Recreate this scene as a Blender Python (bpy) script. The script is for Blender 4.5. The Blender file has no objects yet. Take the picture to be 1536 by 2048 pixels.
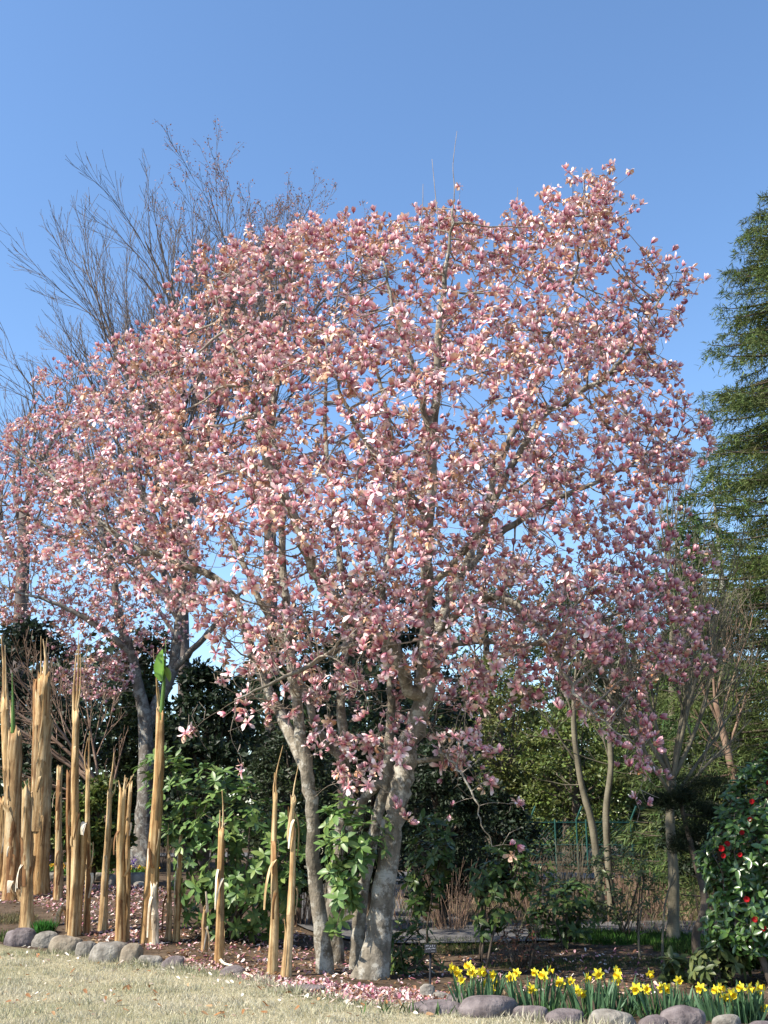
import bpy, math, random
import numpy as np
from mathutils import Matrix, Vector

# ------------------------------------------------------------------ camera, sky, sun, exposure
FPX, PITCH, EYE = 2100.0, math.radians(16.6), 1.6       # focal length in photo pixels (1536 x 2048)
sc = bpy.context.scene
C = sc.collection
cam_d = bpy.data.cameras.new('camera'); cam = bpy.data.objects.new('camera', cam_d); C.objects.link(cam)
cam_d.sensor_fit = 'VERTICAL'; cam_d.sensor_height = 36.0; cam_d.lens = FPX / 2048 * 36
cam_d.clip_start = 0.05; cam_d.clip_end = 3000
cam.location = (0, 0, EYE); cam.rotation_euler = (math.pi / 2 + PITCH, 0, 0)
sc.camera = cam

SUN_EL, SUN_AZ = math.radians(44), math.radians(-115)   # azimuth from +Y (view direction) towards +X: sun behind the left shoulder
w = bpy.data.worlds.new('World'); sc.world = w; w.use_nodes = True
nt = w.node_tree; nt.nodes.clear()
sky = nt.nodes.new('ShaderNodeTexSky'); sky.sky_type = 'NISHITA'; sky.sun_disc = False
sky.sun_elevation = SUN_EL; sky.sun_rotation = SUN_AZ
sky.air_density = 1.0; sky.dust_density = 0.3; sky.ozone_density = 2.8; sky.altitude = 0
bg = nt.nodes.new('ShaderNodeBackground'); bg.inputs[1].default_value = 0.115
wo = nt.nodes.new('ShaderNodeOutputWorld')
hs = nt.nodes.new('ShaderNodeHueSaturation'); hs.inputs['Saturation'].default_value = 1.08; hs.inputs['Value'].default_value = 1.22
nt.links.new(sky.outputs[0], hs.inputs['Color']); nt.links.new(hs.outputs[0], bg.inputs[0]); nt.links.new(bg.outputs[0], wo.inputs[0])
sun_d = bpy.data.lights.new('sun', 'SUN'); sun_d.energy = 5.0; sun_d.angle = math.radians(0.53); sun_d.color = (1.0, 0.93, 0.82)
sun = bpy.data.objects.new('sun', sun_d); C.objects.link(sun)
sdir = Vector((math.sin(SUN_AZ) * math.cos(SUN_EL), math.cos(SUN_AZ) * math.cos(SUN_EL), math.sin(SUN_EL)))
sun.rotation_euler = sdir.to_track_quat('Z', 'Y').to_euler(); sun.location = (-10, -10, 30)
vs = sc.view_settings
vs.view_transform = 'Standard'; vs.look = 'None'; vs.exposure = 0.95; vs.gamma = 1.0; vs.use_curve_mapping = False
sc.cycles.max_bounces = 6; sc.cycles.transparent_max_bounces = 4; sc.cycles.diffuse_bounces = 3
sc.cycles.use_denoising = True

rs = np.random.RandomState(11)
random.seed(5)
A = np.array

# ------------------------------------------------------------------ pixels and ground
_cp, _sp = math.cos(PITCH), math.sin(PITCH)
def ray(px, py):
    a, b = (px - 768) / FPX, (1024 - py) / FPX
    return A([a, _cp - b * _sp, _sp + b * _cp])
def P(px, py, Y):
    d = ray(px, py); t = Y / d[1]
    return A([t * d[0], Y, EYE + t * d[2]])
def ppm(Y, z=1.6): return FPX / (Y * _cp + (z - EYE) * _sp)
def sm(t):
    t = np.clip(t, 0, 1); return t * t * (3 - 2 * t)
def H(x, y):
    x = np.asarray(x, float); y = np.asarray(y, float)
    return 0.62 * sm((y - 11.6) / 9.0) * sm((-x + 0.2) / 4.5) + 0.02 * np.sin(x * 1.3 + y * .7) * sm((y - 9) / 3)
def G(px, py):
    d = ray(px, py); t = 2.0
    for _ in range(400):
        p = A([0, 0, EYE]) + d * t
        g = p[2] - H(p[0], p[1])
        if g < 0.002 or t > 300: break
        t += max(g * .6 / max(abs(d[2]), .02), .003) if g > .05 else .01
    p = A([0, 0, EYE]) + d * t; p[2] = float(H(p[0], p[1]))
    return p
def inpoly(pts, poly):
    x, y = pts[:, 0], pts[:, 1]; r = np.zeros(len(pts), bool); n = len(poly); j = n - 1
    for i in range(n):
        xi, yi = poly[i]; xj, yj = poly[j]
        c = ((yi > y) != (yj > y)) & (x < (xj - xi) * (y - yi) / (yj - yi + 1e-9) + xi)
        r ^= c; j = i
    return r
def edgedist(pts, poly):
    d = np.full(len(pts), 1e9); n = len(poly)
    for i in range(n):
        a = A(poly[i], float); b = A(poly[(i + 1) % n], float); ab = b - a
        t = np.clip(((pts - a) @ ab) / (ab @ ab + 1e-9), 0, 1)
        d = np.minimum(d, np.linalg.norm(pts - a - t[:, None] * ab, axis=1))
    return d
def sample_poly(poly, n, rng=None):
    rng = rng or rs
    q = A(poly, float); lo, hi = q.min(0), q.max(0); out = np.zeros((0, 2))
    while len(out) < n:
        s = lo + rng.rand(n * 2, 2) * (hi - lo); out = np.vstack([out, s[inpoly(s, poly)]])
    return out[:n]

# ------------------------------------------------------------------ mesh helpers
ORG = {}
class Acc:
    def __init__(s): s.V = []; s.F = []; s.C = []; s.n = 0
    def add(s, V, F, col=None):
        V = np.asarray(V, float)
        if not isinstance(F, list): F = [F]
        for f in F:
            f = np.asarray(f, int)
            if len(f): s.F.append(f + s.n)
        s.V.append(V); s.n += len(V)
        if col is None: col = (1, 1, 1)
        c = np.asarray(col, float)
        if c.ndim == 1: c = np.tile(c, (len(V), 1))
        s.C.append(c)
    def mesh(s, name, off=None, smooth=True):
        me = bpy.data.meshes.new(name)
        V = np.vstack(s.V) if s.V else np.zeros((0, 3))
        if off is not None: V = V - A(off)
        me.vertices.add(len(V)); me.vertices.foreach_set('co', V.astype(np.float32).ravel())
        idx = np.concatenate([f.ravel() for f in s.F]); tot = np.concatenate([np.full(len(f), f.shape[1]) for f in s.F])
        me.loops.add(len(idx)); me.loops.foreach_set('vertex_index', idx.astype(np.int32))
        me.polygons.add(len(tot))
        me.polygons.foreach_set('loop_start', (np.cumsum(tot) - tot).astype(np.int32))
        me.polygons.foreach_set('use_smooth', np.full(len(tot), smooth))
        ca = me.color_attributes.new('Col', 'FLOAT_COLOR', 'POINT')
        c4 = np.ones((len(V), 4), np.float32); c4[:, :3] = np.vstack(s.C)
        ca.data.foreach_set('color', c4.ravel())
        me.update(calc_edges=True); me.validate()
        return me
def org(o): return ORG.get(o.name, A([0., 0, 0])) if o else A([0., 0, 0])
def link(name, me, mat, parent=None):
    o = bpy.data.objects.new(name, me); C.objects.link(o)
    if mat and not me.materials: me.materials.append(mat)
    if parent: o.parent = parent; ORG[o.name] = org(parent)
    return o
def obj(name, acc, mat, parent=None, smooth=True, stuff=False):
    o = link(name, acc.mesh(name, org(parent), smooth), mat, parent)
    if stuff: o['kind'] = 'stuff'
    return o
def tag(o, label, cat, group=None):
    o['label'] = label; o['category'] = cat
    if group: o['group'] = group
    return o
def thing(name, label, cat, loc, group=None):
    o = bpy.data.objects.new(name, None); C.objects.link(o); o.location = tuple(loc); o.empty_display_size = .1
    ORG[o.name] = A(loc, float)
    return tag(o, label, cat, group)
def single(name, acc, mat, label, cat, loc, group=None, smooth=True):
    me = acc.mesh(name, loc, smooth); o = link(name, me, mat); o.location = tuple(loc); ORG[o.name] = A(loc, float)
    return tag(o, label, cat, group)
def structure(name, acc, mat, smooth=True):
    o = obj(name, acc, mat, None, smooth); o['kind'] = 'structure'; return o

def nrm(v):
    v = np.asarray(v, float); return v / (np.linalg.norm(v, axis=-1, keepdims=True) + 1e-12)
def frames(pts):
    t = np.gradient(pts, axis=0) if len(pts) > 1 else A([[0, 0, 1.]])
    t = nrm(t); m = nrm(t.sum(0)); ref = np.eye(3)[np.argmin(abs(m))]
    a = nrm(np.cross(t, ref)); b = np.cross(t, a)
    return t, a, b
def tube(acc, pts, rad, n=6, col=None, cap=True, prof=None):
    pts = np.asarray(pts, float); rad = np.broadcast_to(np.asarray(rad, float), (len(pts),))
    t, a, b = frames(pts)
    th = np.arange(n) * 2 * math.pi / n
    pr = np.ones((len(pts), n)) if prof is None else prof
    ring = pts[:, None] + (rad[:, None] * pr)[:, :, None] * (np.cos(th)[None, :, None] * a[:, None] + np.sin(th)[None, :, None] * b[:, None])
    V = ring.reshape(-1, 3); m = len(pts)
    i = np.arange(m - 1)[:, None] * n; k = np.arange(n)[None]; k2 = (k + 1) % n
    F = [np.stack([i + k, i + k2, i + n + k2, i + n + k], -1).reshape(-1, 4)]
    if cap and n > 3:
        F.append(A([list(range((m - 1) * n, m * n))]))
    acc.add(V, F, col)
def cr(pts, k=5):
    """Catmull-Rom through rows (any number of columns)"""
    p = np.asarray(pts, float)
    if len(p) < 3: 
        t = np.linspace(0, 1, k + 1)[:, None]; return p[0] * (1 - t) + p[-1] * t
    q = np.vstack([2 * p[0] - p[1], p, 2 * p[-1] - p[-2]]); out = []
    for i in range(1, len(q) - 2):
        for t in np.linspace(0, 1, k, endpoint=False):
            a, b, c, d = q[i - 1], q[i], q[i + 1], q[i + 2]
            out.append(.5 * (2 * b + (c - a) * t + (2 * a - 5 * b + 4 * c - d) * t * t + (3 * b - a - 3 * c + d) * t ** 3))
    out.append(p[-1]); return A(out)
def lf(dirY, up):
    """rotation matrices for leaves along dirY whose upper face looks to up"""
    y = nrm(dirY); x = nrm(np.cross(y, up)); z = np.cross(x, y)
    return np.stack([x, y, z], -1)
def ax(z):
    """matrices whose z axis is z, random roll"""
    z = nrm(z); x = nrm(np.cross(z, rs.randn(*z.shape))); y = np.cross(z, x)
    return np.stack([x, y, z], -1)
def scatter(acc, T, F, R, S, Pp, col, tcol=None):
    """template verts T, faces list F placed N times. col (N,3); tcol (k,3) multiplier"""
    N, k = len(Pp), len(T)
    if N == 0: return
    S = np.asarray(S, float); S = S[:, None, None] if S.ndim == 1 else S[:, None, :]
    V = np.einsum('nij,nkj->nki', R, T[None] * S) + Pp[:, None]
    c = np.repeat(col[:, None], k, 1)
    if tcol is not None: c = c * tcol[None]
    o = (np.arange(N) * k)[:, None, None]
    acc.add(V.reshape(-1, 3), [(f[None] + o).reshape(-1, f.shape[1]) for f in F], c.reshape(-1, 3))
def leaf_tpl(wd=.36, droop=.15, fold=.12, rows=(.0, .25, .55, .82, 1.0), prof=(.06, .8, 1., .62, .03)):
    V = []; 
    for t, p in zip(rows, prof):
        z = -droop * t * t
        for s in (-1, 0, 1): V.append((s * p * wd / 2, t, z + abs(s) * fold * wd * p))
    V = A(V); F = []
    for r in range(len(rows) - 1):
        for c in range(2): F.append((r * 3 + c, r * 3 + c + 1, r * 3 + c + 4, r * 3 + c + 3))
    return V, [A(F)]
SMALL_T = A([[0, 0, 0], [.24, .45, .05], [0, 1, -.08], [-.24, .45, .05]]); SMALL_F = [A([[0, 1, 2], [0, 2, 3]])]
NEED_T = A([[-.05, 0, 0], [.05, 0, 0], [.0, 1, -.1]]); NEED_F = [A([[0, 1, 2]])]
def colour(base, n, v=.18, hue=.08):
    b = A(base, float); return b[None] * (1 + v * rs.randn(n, 1)).clip(.45, 1.8) * (1 + hue * rs.randn(n, 3)).clip(.6, 1.5)
def pobj(name, me, mat, parent, R, S, pos):
    """a part that shares its mesh with its alikes"""
    o = bpy.data.objects.new(name, me); C.objects.link(o)
    if mat and not me.materials: me.materials.append(mat)
    o.parent = parent; ORG[o.name] = org(parent)
    M = np.eye(4); M[:3, :3] = np.asarray(R) * S; M[:3, 3] = A(pos) - org(parent)
    o.matrix_local = Matrix(M.tolist()); return o

# ------------------------------------------------------------------ materials
def newmat(name):
    m = bpy.data.materials.new(name); m.use_nodes = True; n = m.node_tree.nodes; n.clear()
    out = n.new('ShaderNodeOutputMaterial'); return m, n, m.node_tree.links, out
def noise(n, l, scale, detail=4, coord='Object', vec=None, rough=.55):
    tc = n.new('ShaderNodeTexCoord'); t = n.new('ShaderNodeTexNoise'); t.inputs['Scale'].default_value = scale
    t.inputs['Detail'].default_value = detail; t.inputs['Roughness'].default_value = rough
    if vec:
        mp = n.new('ShaderNodeMapping'); mp.inputs['Scale'].default_value = vec
        l.new(tc.outputs[coord], mp.inputs[0]); l.new(mp.outputs[0], t.inputs[0])
    else: l.new(tc.outputs[coord], t.inputs[0])
    return t.outputs[0]
def ramp(n, l, src, stops):
    r = n.new('ShaderNodeValToRGB'); e = r.color_ramp.elements
    while len(e) < len(stops): e.new(.5)
    for i, (p, c) in enumerate(stops): e[i].position = p; e[i].color = (*c, 1)
    l.new(src, r.inputs[0]); return r.outputs[0]
def mix(n, l, fac, a, b, mode='MIX'):
    x = n.new('ShaderNodeMix'); x.data_type = 'RGBA'; x.blend_type = mode
    for s, v in ((x.inputs[0], fac), (x.inputs[6], a), (x.inputs[7], b)):
        if isinstance(v, (int, float)): s.default_value = v
        elif isinstance(v, tuple): s.default_value = (*v, 1)
        else: l.new(v, s)
    return x.outputs[2]
def bump(n, l, h, st, dist=.02):
    b = n.new('ShaderNodeBump'); b.inputs['Strength'].default_value = st; b.inputs['Distance'].default_value = dist
    l.new(h, b.inputs['Height']); return b.outputs[0]
def bsdf(n, l, col, rough=.8, spec=.3, normal=None):
    p = n.new('ShaderNodeBsdfPrincipled'); p.inputs['Roughness'].default_value = rough
    p.inputs['Specular IOR Level'].default_value = spec
    if isinstance(col, tuple): p.inputs['Base Color'].default_value = (*col, 1)
    else: l.new(col, p.inputs['Base Color'])
    if normal: l.new(normal, p.inputs['Normal'])
    return p
def mat_leaf(name, rough=.5, spec=.4, trans=.3, mottle=.5):
    m, n, l, out = newmat(name)
    at = n.new('ShaderNodeAttribute'); at.attribute_name = 'Col'
    f = ramp(n, l, noise(n, l, 9), [(.3, (1 - mottle * .5,) * 3), (.7, (1 + mottle * .35,) * 3)])
    c = mix(n, l, 1.0, at.outputs[0], f, 'MULTIPLY')
    p = bsdf(n, l, c, rough, spec)
    if trans:
        tr = n.new('ShaderNodeBsdfTranslucent'); l.new(c, tr.inputs[0])
        mx = n.new('ShaderNodeMixShader'); mx.inputs[0].default_value = trans
        l.new(p.outputs[0], mx.inputs[1]); l.new(tr.outputs[0], mx.inputs[2]); l.new(mx.outputs[0], out.inputs[0])
    else: l.new(p.outputs[0], out.inputs[0])
    return m
def mat_bark(name, dark, light, lichen=None, scale=9, vec=(1, 1, .35), bst=.5):
    m, n, l, out = newmat(name)
    c = ramp(n, l, noise(n, l, scale, 6, vec=vec), [(.32, dark), (.66, light)])
    if lichen:
        k = ramp(n, l, noise(n, l, 5.5, 7, rough=.75), [(.5, (0, 0, 0)), (.57, (1, 1, 1))])
        c = mix(n, l, k, c, lichen)
    k2 = ramp(n, l, noise(n, l, 30, 3, vec=(.4, .4, 2.2)), [(.28, (.55,) * 3), (.45, (1,) * 3)])
    c = mix(n, l, .8, c, k2, 'MULTIPLY')
    p = bsdf(n, l, c, .85, .2, bump(n, l, noise(n, l, scale * 3, 6, vec=vec), bst))
    l.new(p.outputs[0], out.inputs[0]); return m
def mat_fibre(name, dark, mid, light):
    m, n, l, out = newmat(name)
    at = n.new('ShaderNodeAttribute'); at.attribute_name = 'Col'
    c = ramp(n, l, noise(n, l, 26, 5, vec=(1, 1, .05)), [(.3, dark), (.48, mid), (.68, light)])
    k = ramp(n, l, noise(n, l, 5, 6, vec=(1, 1, .5), rough=.7), [(.36, (.42, .34, .28)), (.5, (.9, .85, .8)), (.62, (1.08, 1.08, 1.08))])
    c = mix(n, l, .85, c, k, 'MULTIPLY'); c = mix(n, l, 1., c, at.outputs[0], 'MULTIPLY')
    p = bsdf(n, l, c, .75, .25, bump(n, l, noise(n, l, 40, 4, vec=(1, 1, .04)), .6, .012))
    l.new(p.outputs[0], out.inputs[0]); return m
def mat_simple(name, c1, c2, scale=8, rough=.8, spec=.3, bst=.3, detail=5, vec=None, usecol=False, bscale=None):
    m, n, l, out = newmat(name)
    c = ramp(n, l, noise(n, l, scale, detail, vec=vec), [(.33, c1), (.67, c2)])
    if usecol:
        at = n.new('ShaderNodeAttribute'); at.attribute_name = 'Col'; c = mix(n, l, 1., c, at.outputs[0], 'MULTIPLY')
    nm = bump(n, l, noise(n, l, bscale or scale * 4, 5), bst) if bst else None
    p = bsdf(n, l, c, rough, spec, nm); l.new(p.outputs[0], out.inputs[0]); return m

M_blossom = mat_leaf('magnolia_petal', .5, .3, .14, .3)
M_rhodo = mat_leaf('rhododendron_leaf', .42, .4, .25, .3)
M_gloss = mat_leaf('camellia_leaf', .3, .6, .1, .4)
M_leaf = mat_leaf('evergreen_leaf', .5, .35, .25, .4)
M_dull = mat_leaf('conifer_leaf', .65, .2, .25, .5)
M_grass = mat_leaf('grass_blade', .7, .2, .3, .4)
M_daff = mat_leaf('daffodil_leaf', .5, .35, .2, .2)
M_petal = mat_leaf('fallen_petal', .75, .15, .2, .4)
M_mbark = mat_bark('magnolia_bark', (.085, .072, .052), (.25, .215, .165), (.36, .335, .28), 9, (1, 1, .6), .9)
M_twig = mat_bark('magnolia_twig', (.14, .11, .085), (.33, .28, .225), None, 14, bst=.2)
M_gbark = mat_bark('grey_bark', (.07, .06, .05), (.19, .165, .14), (.28, .27, .24), 9)
M_bare = mat_bark('bare_twig', (.075, .06, .055), (.17, .14, .125), None, 6, bst=.2)
M_olive = mat_bark('olive_twig', (.09, .078, .052), (.21, .185, .13), None, 6, bst=.2)
M_red = mat_bark('reddish_twig', (.13, .08, .055), (.28, .19, .135), None, 6, bst=.2)
M_stem = mat_bark('shrub_stem', (.05, .04, .03), (.13, .10, .075), None, 12, bst=.2)
M_banana = mat_fibre('dry_banana_sheath', (.17, .09, .038), (.41, .28, .135), (.62, .50, .31))
M_pale = mat_fibre('bleached_sheath', (.50, .40, .27), (.66, .57, .43), (.78, .72, .60))
M_brown = mat_fibre('brown_sheath', (.09, .045, .02), (.23, .115, .045), (.38, .22, .10))
M_stone = mat_simple('grey_stone', (.12, .105, .088), (.33, .305, .26), 7, .9, .2, .9, 10)
M_stone2 = mat_simple('purple_grey_stone', (.085, .068, .068), (.22, .185, .178), 7, .85, .25, .9, 10)
M_stone3 = mat_simple('tan_stone', (.15, .12, .085), (.31, .265, .20), 6, .9, .2, .9, 10)
M_soil = mat_simple('soil', (.045, .032, .022), (.125, .088, .058), 3, .95, .1, .8, 8, bscale=30)
M_path = mat_simple('asphalt', (.085, .08, .078), (.15, .142, .135), 14, .9, .2, .3, 6)
M_green = mat_simple('fence_paint', (.010, .055, .043), (.018, .085, .066), 10, .6, .3, 0)  # green darkened so the colour holds the shade over the fence
M_cream = mat_simple('cream_paint', (.62, .55, .36), (.74, .68, .48), 6, .7, .3, .1)
M_black = mat_simple('sign_black', (.010, .011, .014), (.018, .019, .024), 10, .7, .2, 0)
M_shaded_letter = mat_simple('sign_lettering', (.22, .23, .26), (.34, .35, .38), 10, .6, .3, 0)  # pale letters greyed in colour for the shade on the sign
M_shoot = mat_leaf('green_shoot', .4, .4, .35, .2)

# ------------------------------------------------------------------ ground, lawn, paths
def axisvals(a, b, lo, hi, fine, n):
    f = np.arange(lo, hi + fine, fine); e1 = lo - np.geomspace(fine, lo - a, n)[::-1]; e2 = hi + np.geomspace(fine, b - hi, n)
    return np.concatenate([e1, f, e2])
def grid(acc, xs, ys, zf, col=None):
    X, Y = np.meshgrid(xs, ys); V = np.stack([X, Y, zf(X, Y)], -1).reshape(-1, 3); nx = len(xs)
    i, j = np.meshgrid(np.arange(nx - 1), np.arange(len(ys) - 1)); k = (j * nx + i).ravel()
    acc.add(V, A([k, k + 1, k + nx + 1, k + nx]).T, col)
g = Acc(); grid(g, axisvals(-900, 900, -14, 16, .35, 22), axisvals(-60, 2200, 4, 32, .35, 26),
    lambda X, Y: H(X, Y) + .012 * np.sin(X * 5 + Y * 3) * np.sin(Y * 7 - X * 2))
structure('ground', g, M_soil)

EDGE = [(-420, 1880), (-150, 1882), (0, 1893), (90, 1908), (180, 1921), (250, 1931), (330, 1941), (420, 1952), (500, 1968), (560, 1984), (640, 2000), (720, 2012),
        (830, 2024), (930, 2034), (1000, 2040), (1080, 2050), (1160, 2062), (1260, 2072), (1400, 2082), (1560, 2090), (2000, 2100)]
EW = A([G(*e)[:2] for e in EDGE]); EW = EW[np.argsort(EW[:, 0])]
EX = np.linspace(EW[0, 0], EW[-1, 0], 150); EY = np.interp(EX, EW[:, 0], EW[:, 1]) + .05 * np.sin(EX * 3.1) + .03 * np.sin(EX * 9.7)
lawn_edge = lambda x: np.interp(x, EX, EY)
g = Acc(); rows = 60; V = []
for r in range(rows + 1):
    t = r / rows; y = -8 + (EY + 8) * t
    z = H(EX, y) + .035
    V.append(np.stack([EX, y, z], -1))
V.append(np.stack([EX, EY + .05, H(EX, EY) - .03], -1))
V = np.vstack(V); nx = len(EX); i, j = np.meshgrid(np.arange(nx - 1), np.arange(rows + 1)); k = (j * nx + i).ravel()
g.add(V, A([k, k + 1, k + nx + 1, k + nx]).T)
m, n, l, out = newmat('dry_lawn')
c = ramp(n, l, noise(n, l, 1.6, 6), [(.3, (.27, .25, .13)), (.5, (.40, .35, .21)), (.7, (.50, .44, .28))])
c2 = ramp(n, l, noise(n, l, 60, 4), [(.3, (.6,) * 3), (.65, (1.15,) * 3)])
c = mix(n, l, 1., c, c2, 'MULTIPLY')
p = bsdf(n, l, c, .95, .1, bump(n, l, noise(n, l, 120, 4), .8, .02)); l.new(p.outputs[0], out.inputs[0])
structure('lawn', g, m)
# grass blades of the lawn
N = 150000
gx = rs.uniform(-4.6, 4.8, N); gy = 7.6 + rs.rand(N) ** .9 * 6.2
k = (gy < lawn_edge(gx) + .02) & (abs(gx) < gy * .40); gx, gy = gx[k], gy[k]; N = len(gx)
def patch(x, y): return .5 + .5 * np.sin(x * 2.1 + 1.3 * np.sin(y * 1.7)) * np.sin(y * 2.6 + 1.1 * np.sin(x * 1.3))
pt = patch(gx, gy)
dry = A([.56, .51, .385]); olive = A([.30, .31, .17])
edg = np.clip(1 - (lawn_edge(gx) - gy) / .7, 0, 1) * np.clip(-gx / 2, 0, 1)
mixf = np.clip(.72 + .55 * (pt - .5) - .45 * edg + .28 * rs.randn(N), 0, 1)[:, None]
gc = (dry * mixf + olive * (1 - mixf)) * (1 + .2 * rs.randn(N, 1)).clip(.5, 1.5)
g = Acc(); up = np.stack([rs.randn(N) * .55, rs.randn(N) * .55, np.ones(N)], -1)
scatter(g, A([[-.075, 0, 0], [.075, 0, 0], [.0, 1, -.15]]), NEED_F, lf(up, rs.randn(N, 3)), rs.uniform(.02, .045, N) * np.where(lawn_edge(gx) - gy < .12, 2., 1.) * (1 + .5 * (patch(gx * 2.3 + 4, gy * 2.1) > .62)), np.stack([gx, gy, H(gx, gy) + .033], -1), gc)
o = obj('lawn_grass', g, M_grass, None, True, True); tag(o, 'short dry beige grass blades of the lawn', 'grass')

def strip(name, pts, wd, mat, dz):
    p = cr(pts, 8); t = nrm(np.gradient(p, axis=0)); s = np.stack([-t[:, 1], t[:, 0]], -1); g = Acc(); V = []
    for q in (-1, -.33, .33, 1):
        xy = p + s * wd / 2 * q; V.append(np.column_stack([xy, H(xy[:, 0], xy[:, 1]) + dz]))
    V = np.stack(V, 1).reshape(-1, 3); i, j = np.meshgrid(np.arange(3), np.arange(len(p) - 1)); k = (j * 4 + i).ravel()
    g.add(V, A([k, k + 1, k + 5, k + 4]).T); return structure(name, g, mat)
gp = [tuple(G(x, 1866)[:2]) for x in (900, 1100, 1300, 1500)]
strip('garden_path', [(-.6, 34), (-.4, 26), (-.3, 21), (.1, 17.8)] + gp + [(12, 16), (25, 18), (45, 24)], G(1200, 1849)[1] - G(1200, 1884)[1], M_path, .035)
strip('back_road', [(-12, 37.5), (0, 36.5), (10, 36), (30, 35)], 4.5, M_path, .035)

# ------------------------------------------------------------------ growth (space colonisation)
def colonize(pos, par, att, D=.12, di=1.3, dk=.14, trop=(0, 0, .12), jit=.22, iters=160, maxch=3):
    pos = [A(p, float) for p in pos]; par = list(par); n0 = len(pos)
    Pn = A(pos); att = A(att); near = np.zeros(len(att), int); dist = np.full(len(att), 1e9)
    for s in range(0, len(Pn), 400):
        d = np.linalg.norm(att[:, None] - Pn[None, s:s + 400], axis=2); j = d.argmin(1); dm = d[np.arange(len(att)), j]
        b = dm < dist; near[b] = j[b] + s; dist[b] = dm[b]
    alive = np.ones(len(att), bool); nch = {}; tip = np.full(len(att), -1)
    trop = A(trop)
    for it in range(iters):
        hit = alive & (dist < dk)
        for a in np.where(hit)[0]:
            pos.append(att[a]); par.append(int(near[a])); tip[a] = len(pos) - 1; alive[a] = False
        act = alive & (dist < di)
        if not alive.any(): break
        if not act.any(): di *= 1.4; continue
        ai = np.where(act)[0]; uq, inv = np.unique(near[ai], return_inverse=True)
        Pu = A([pos[u] for u in uq]); acc = np.zeros((len(uq), 3))
        np.add.at(acc, inv, nrm(att[ai] - Pu[inv]))
        dr = nrm(nrm(acc) + trop + jit * rs.randn(len(uq), 3)); new = []
        for q, u in enumerate(uq):
            c = nch.get(u, 0)
            if c >= maxch: continue
            nch[u] = c + 1; new.append((Pu[q] + dr[q] * D, int(u)))
        if not new:
            di *= 1.3
            if di > 30: break
            for u in uq: nch[u] = 0
            continue
        i0 = len(pos)
        for p_, u in new: pos.append(p_); par.append(u)
        NP = A([p_ for p_, _ in new]); al = np.where(alive)[0]
        d = np.linalg.norm(att[al][:, None] - NP[None], axis=2); j = d.argmin(1); dm = d[np.arange(len(al)), j]
        b = dm < dist[al]; near[al[b]] = j[b] + i0; dist[al[b]] = dm[b]
    return A(pos), A(par), tip, n0
def pipe(pos, par, r0=.0035, e=2.3, keep=None):
    """prune nodes that carry no tip, return radii and alive mask"""
    n = len(pos); s = np.zeros(n); live = np.zeros(n, bool)
    if keep is not None: live[keep[keep >= 0]] = True
    for i in range(n - 1, -1, -1):
        if live[i]:
            if s[i] == 0: s[i] = r0 ** e
            if par[i] >= 0: s[par[i]] += s[i]; live[par[i]] = True
    return s ** (1 / e), live
def grow_mesh(acc, pos, par, rad, live, n0, thick_sides=8):
    n = len(pos); main = np.full(n, -1); best = np.zeros(n)
    for i in range(n0, n):
        p = par[i]
        if live[i] and rad[i] > best[p]: best[p] = rad[i]; main[p] = i
    for i in range(n0, n):
        if not live[i]: continue
        p = par[i]
        if p >= n0 and main[p] == i: continue
        ch = [p, i]; j = i
        while main[j] >= 0: j = main[j]; ch.append(j)
        pts = pos[ch].copy(); rr = rad[ch].copy(); rr[0] = min(rr[0], rr[1] * 1.25)
        if len(pts) > 3: pts[1:-1] = .25 * pts[:-2] + .5 * pts[1:-1] + .25 * pts[2:]
        rm = rr.max(); tube(acc, pts, rr, thick_sides if rm > .03 else (5 if rm > .012 else 3), cap=False)
def limb_rows(rows, Y0):
    """(px, py, dY, radius) rows -> smooth 3-D points with radius"""
    q = A([list(P(a, b, Y0 + c)) + [r] for a, b, c, r in rows]); return cr(q, 5)

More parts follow.
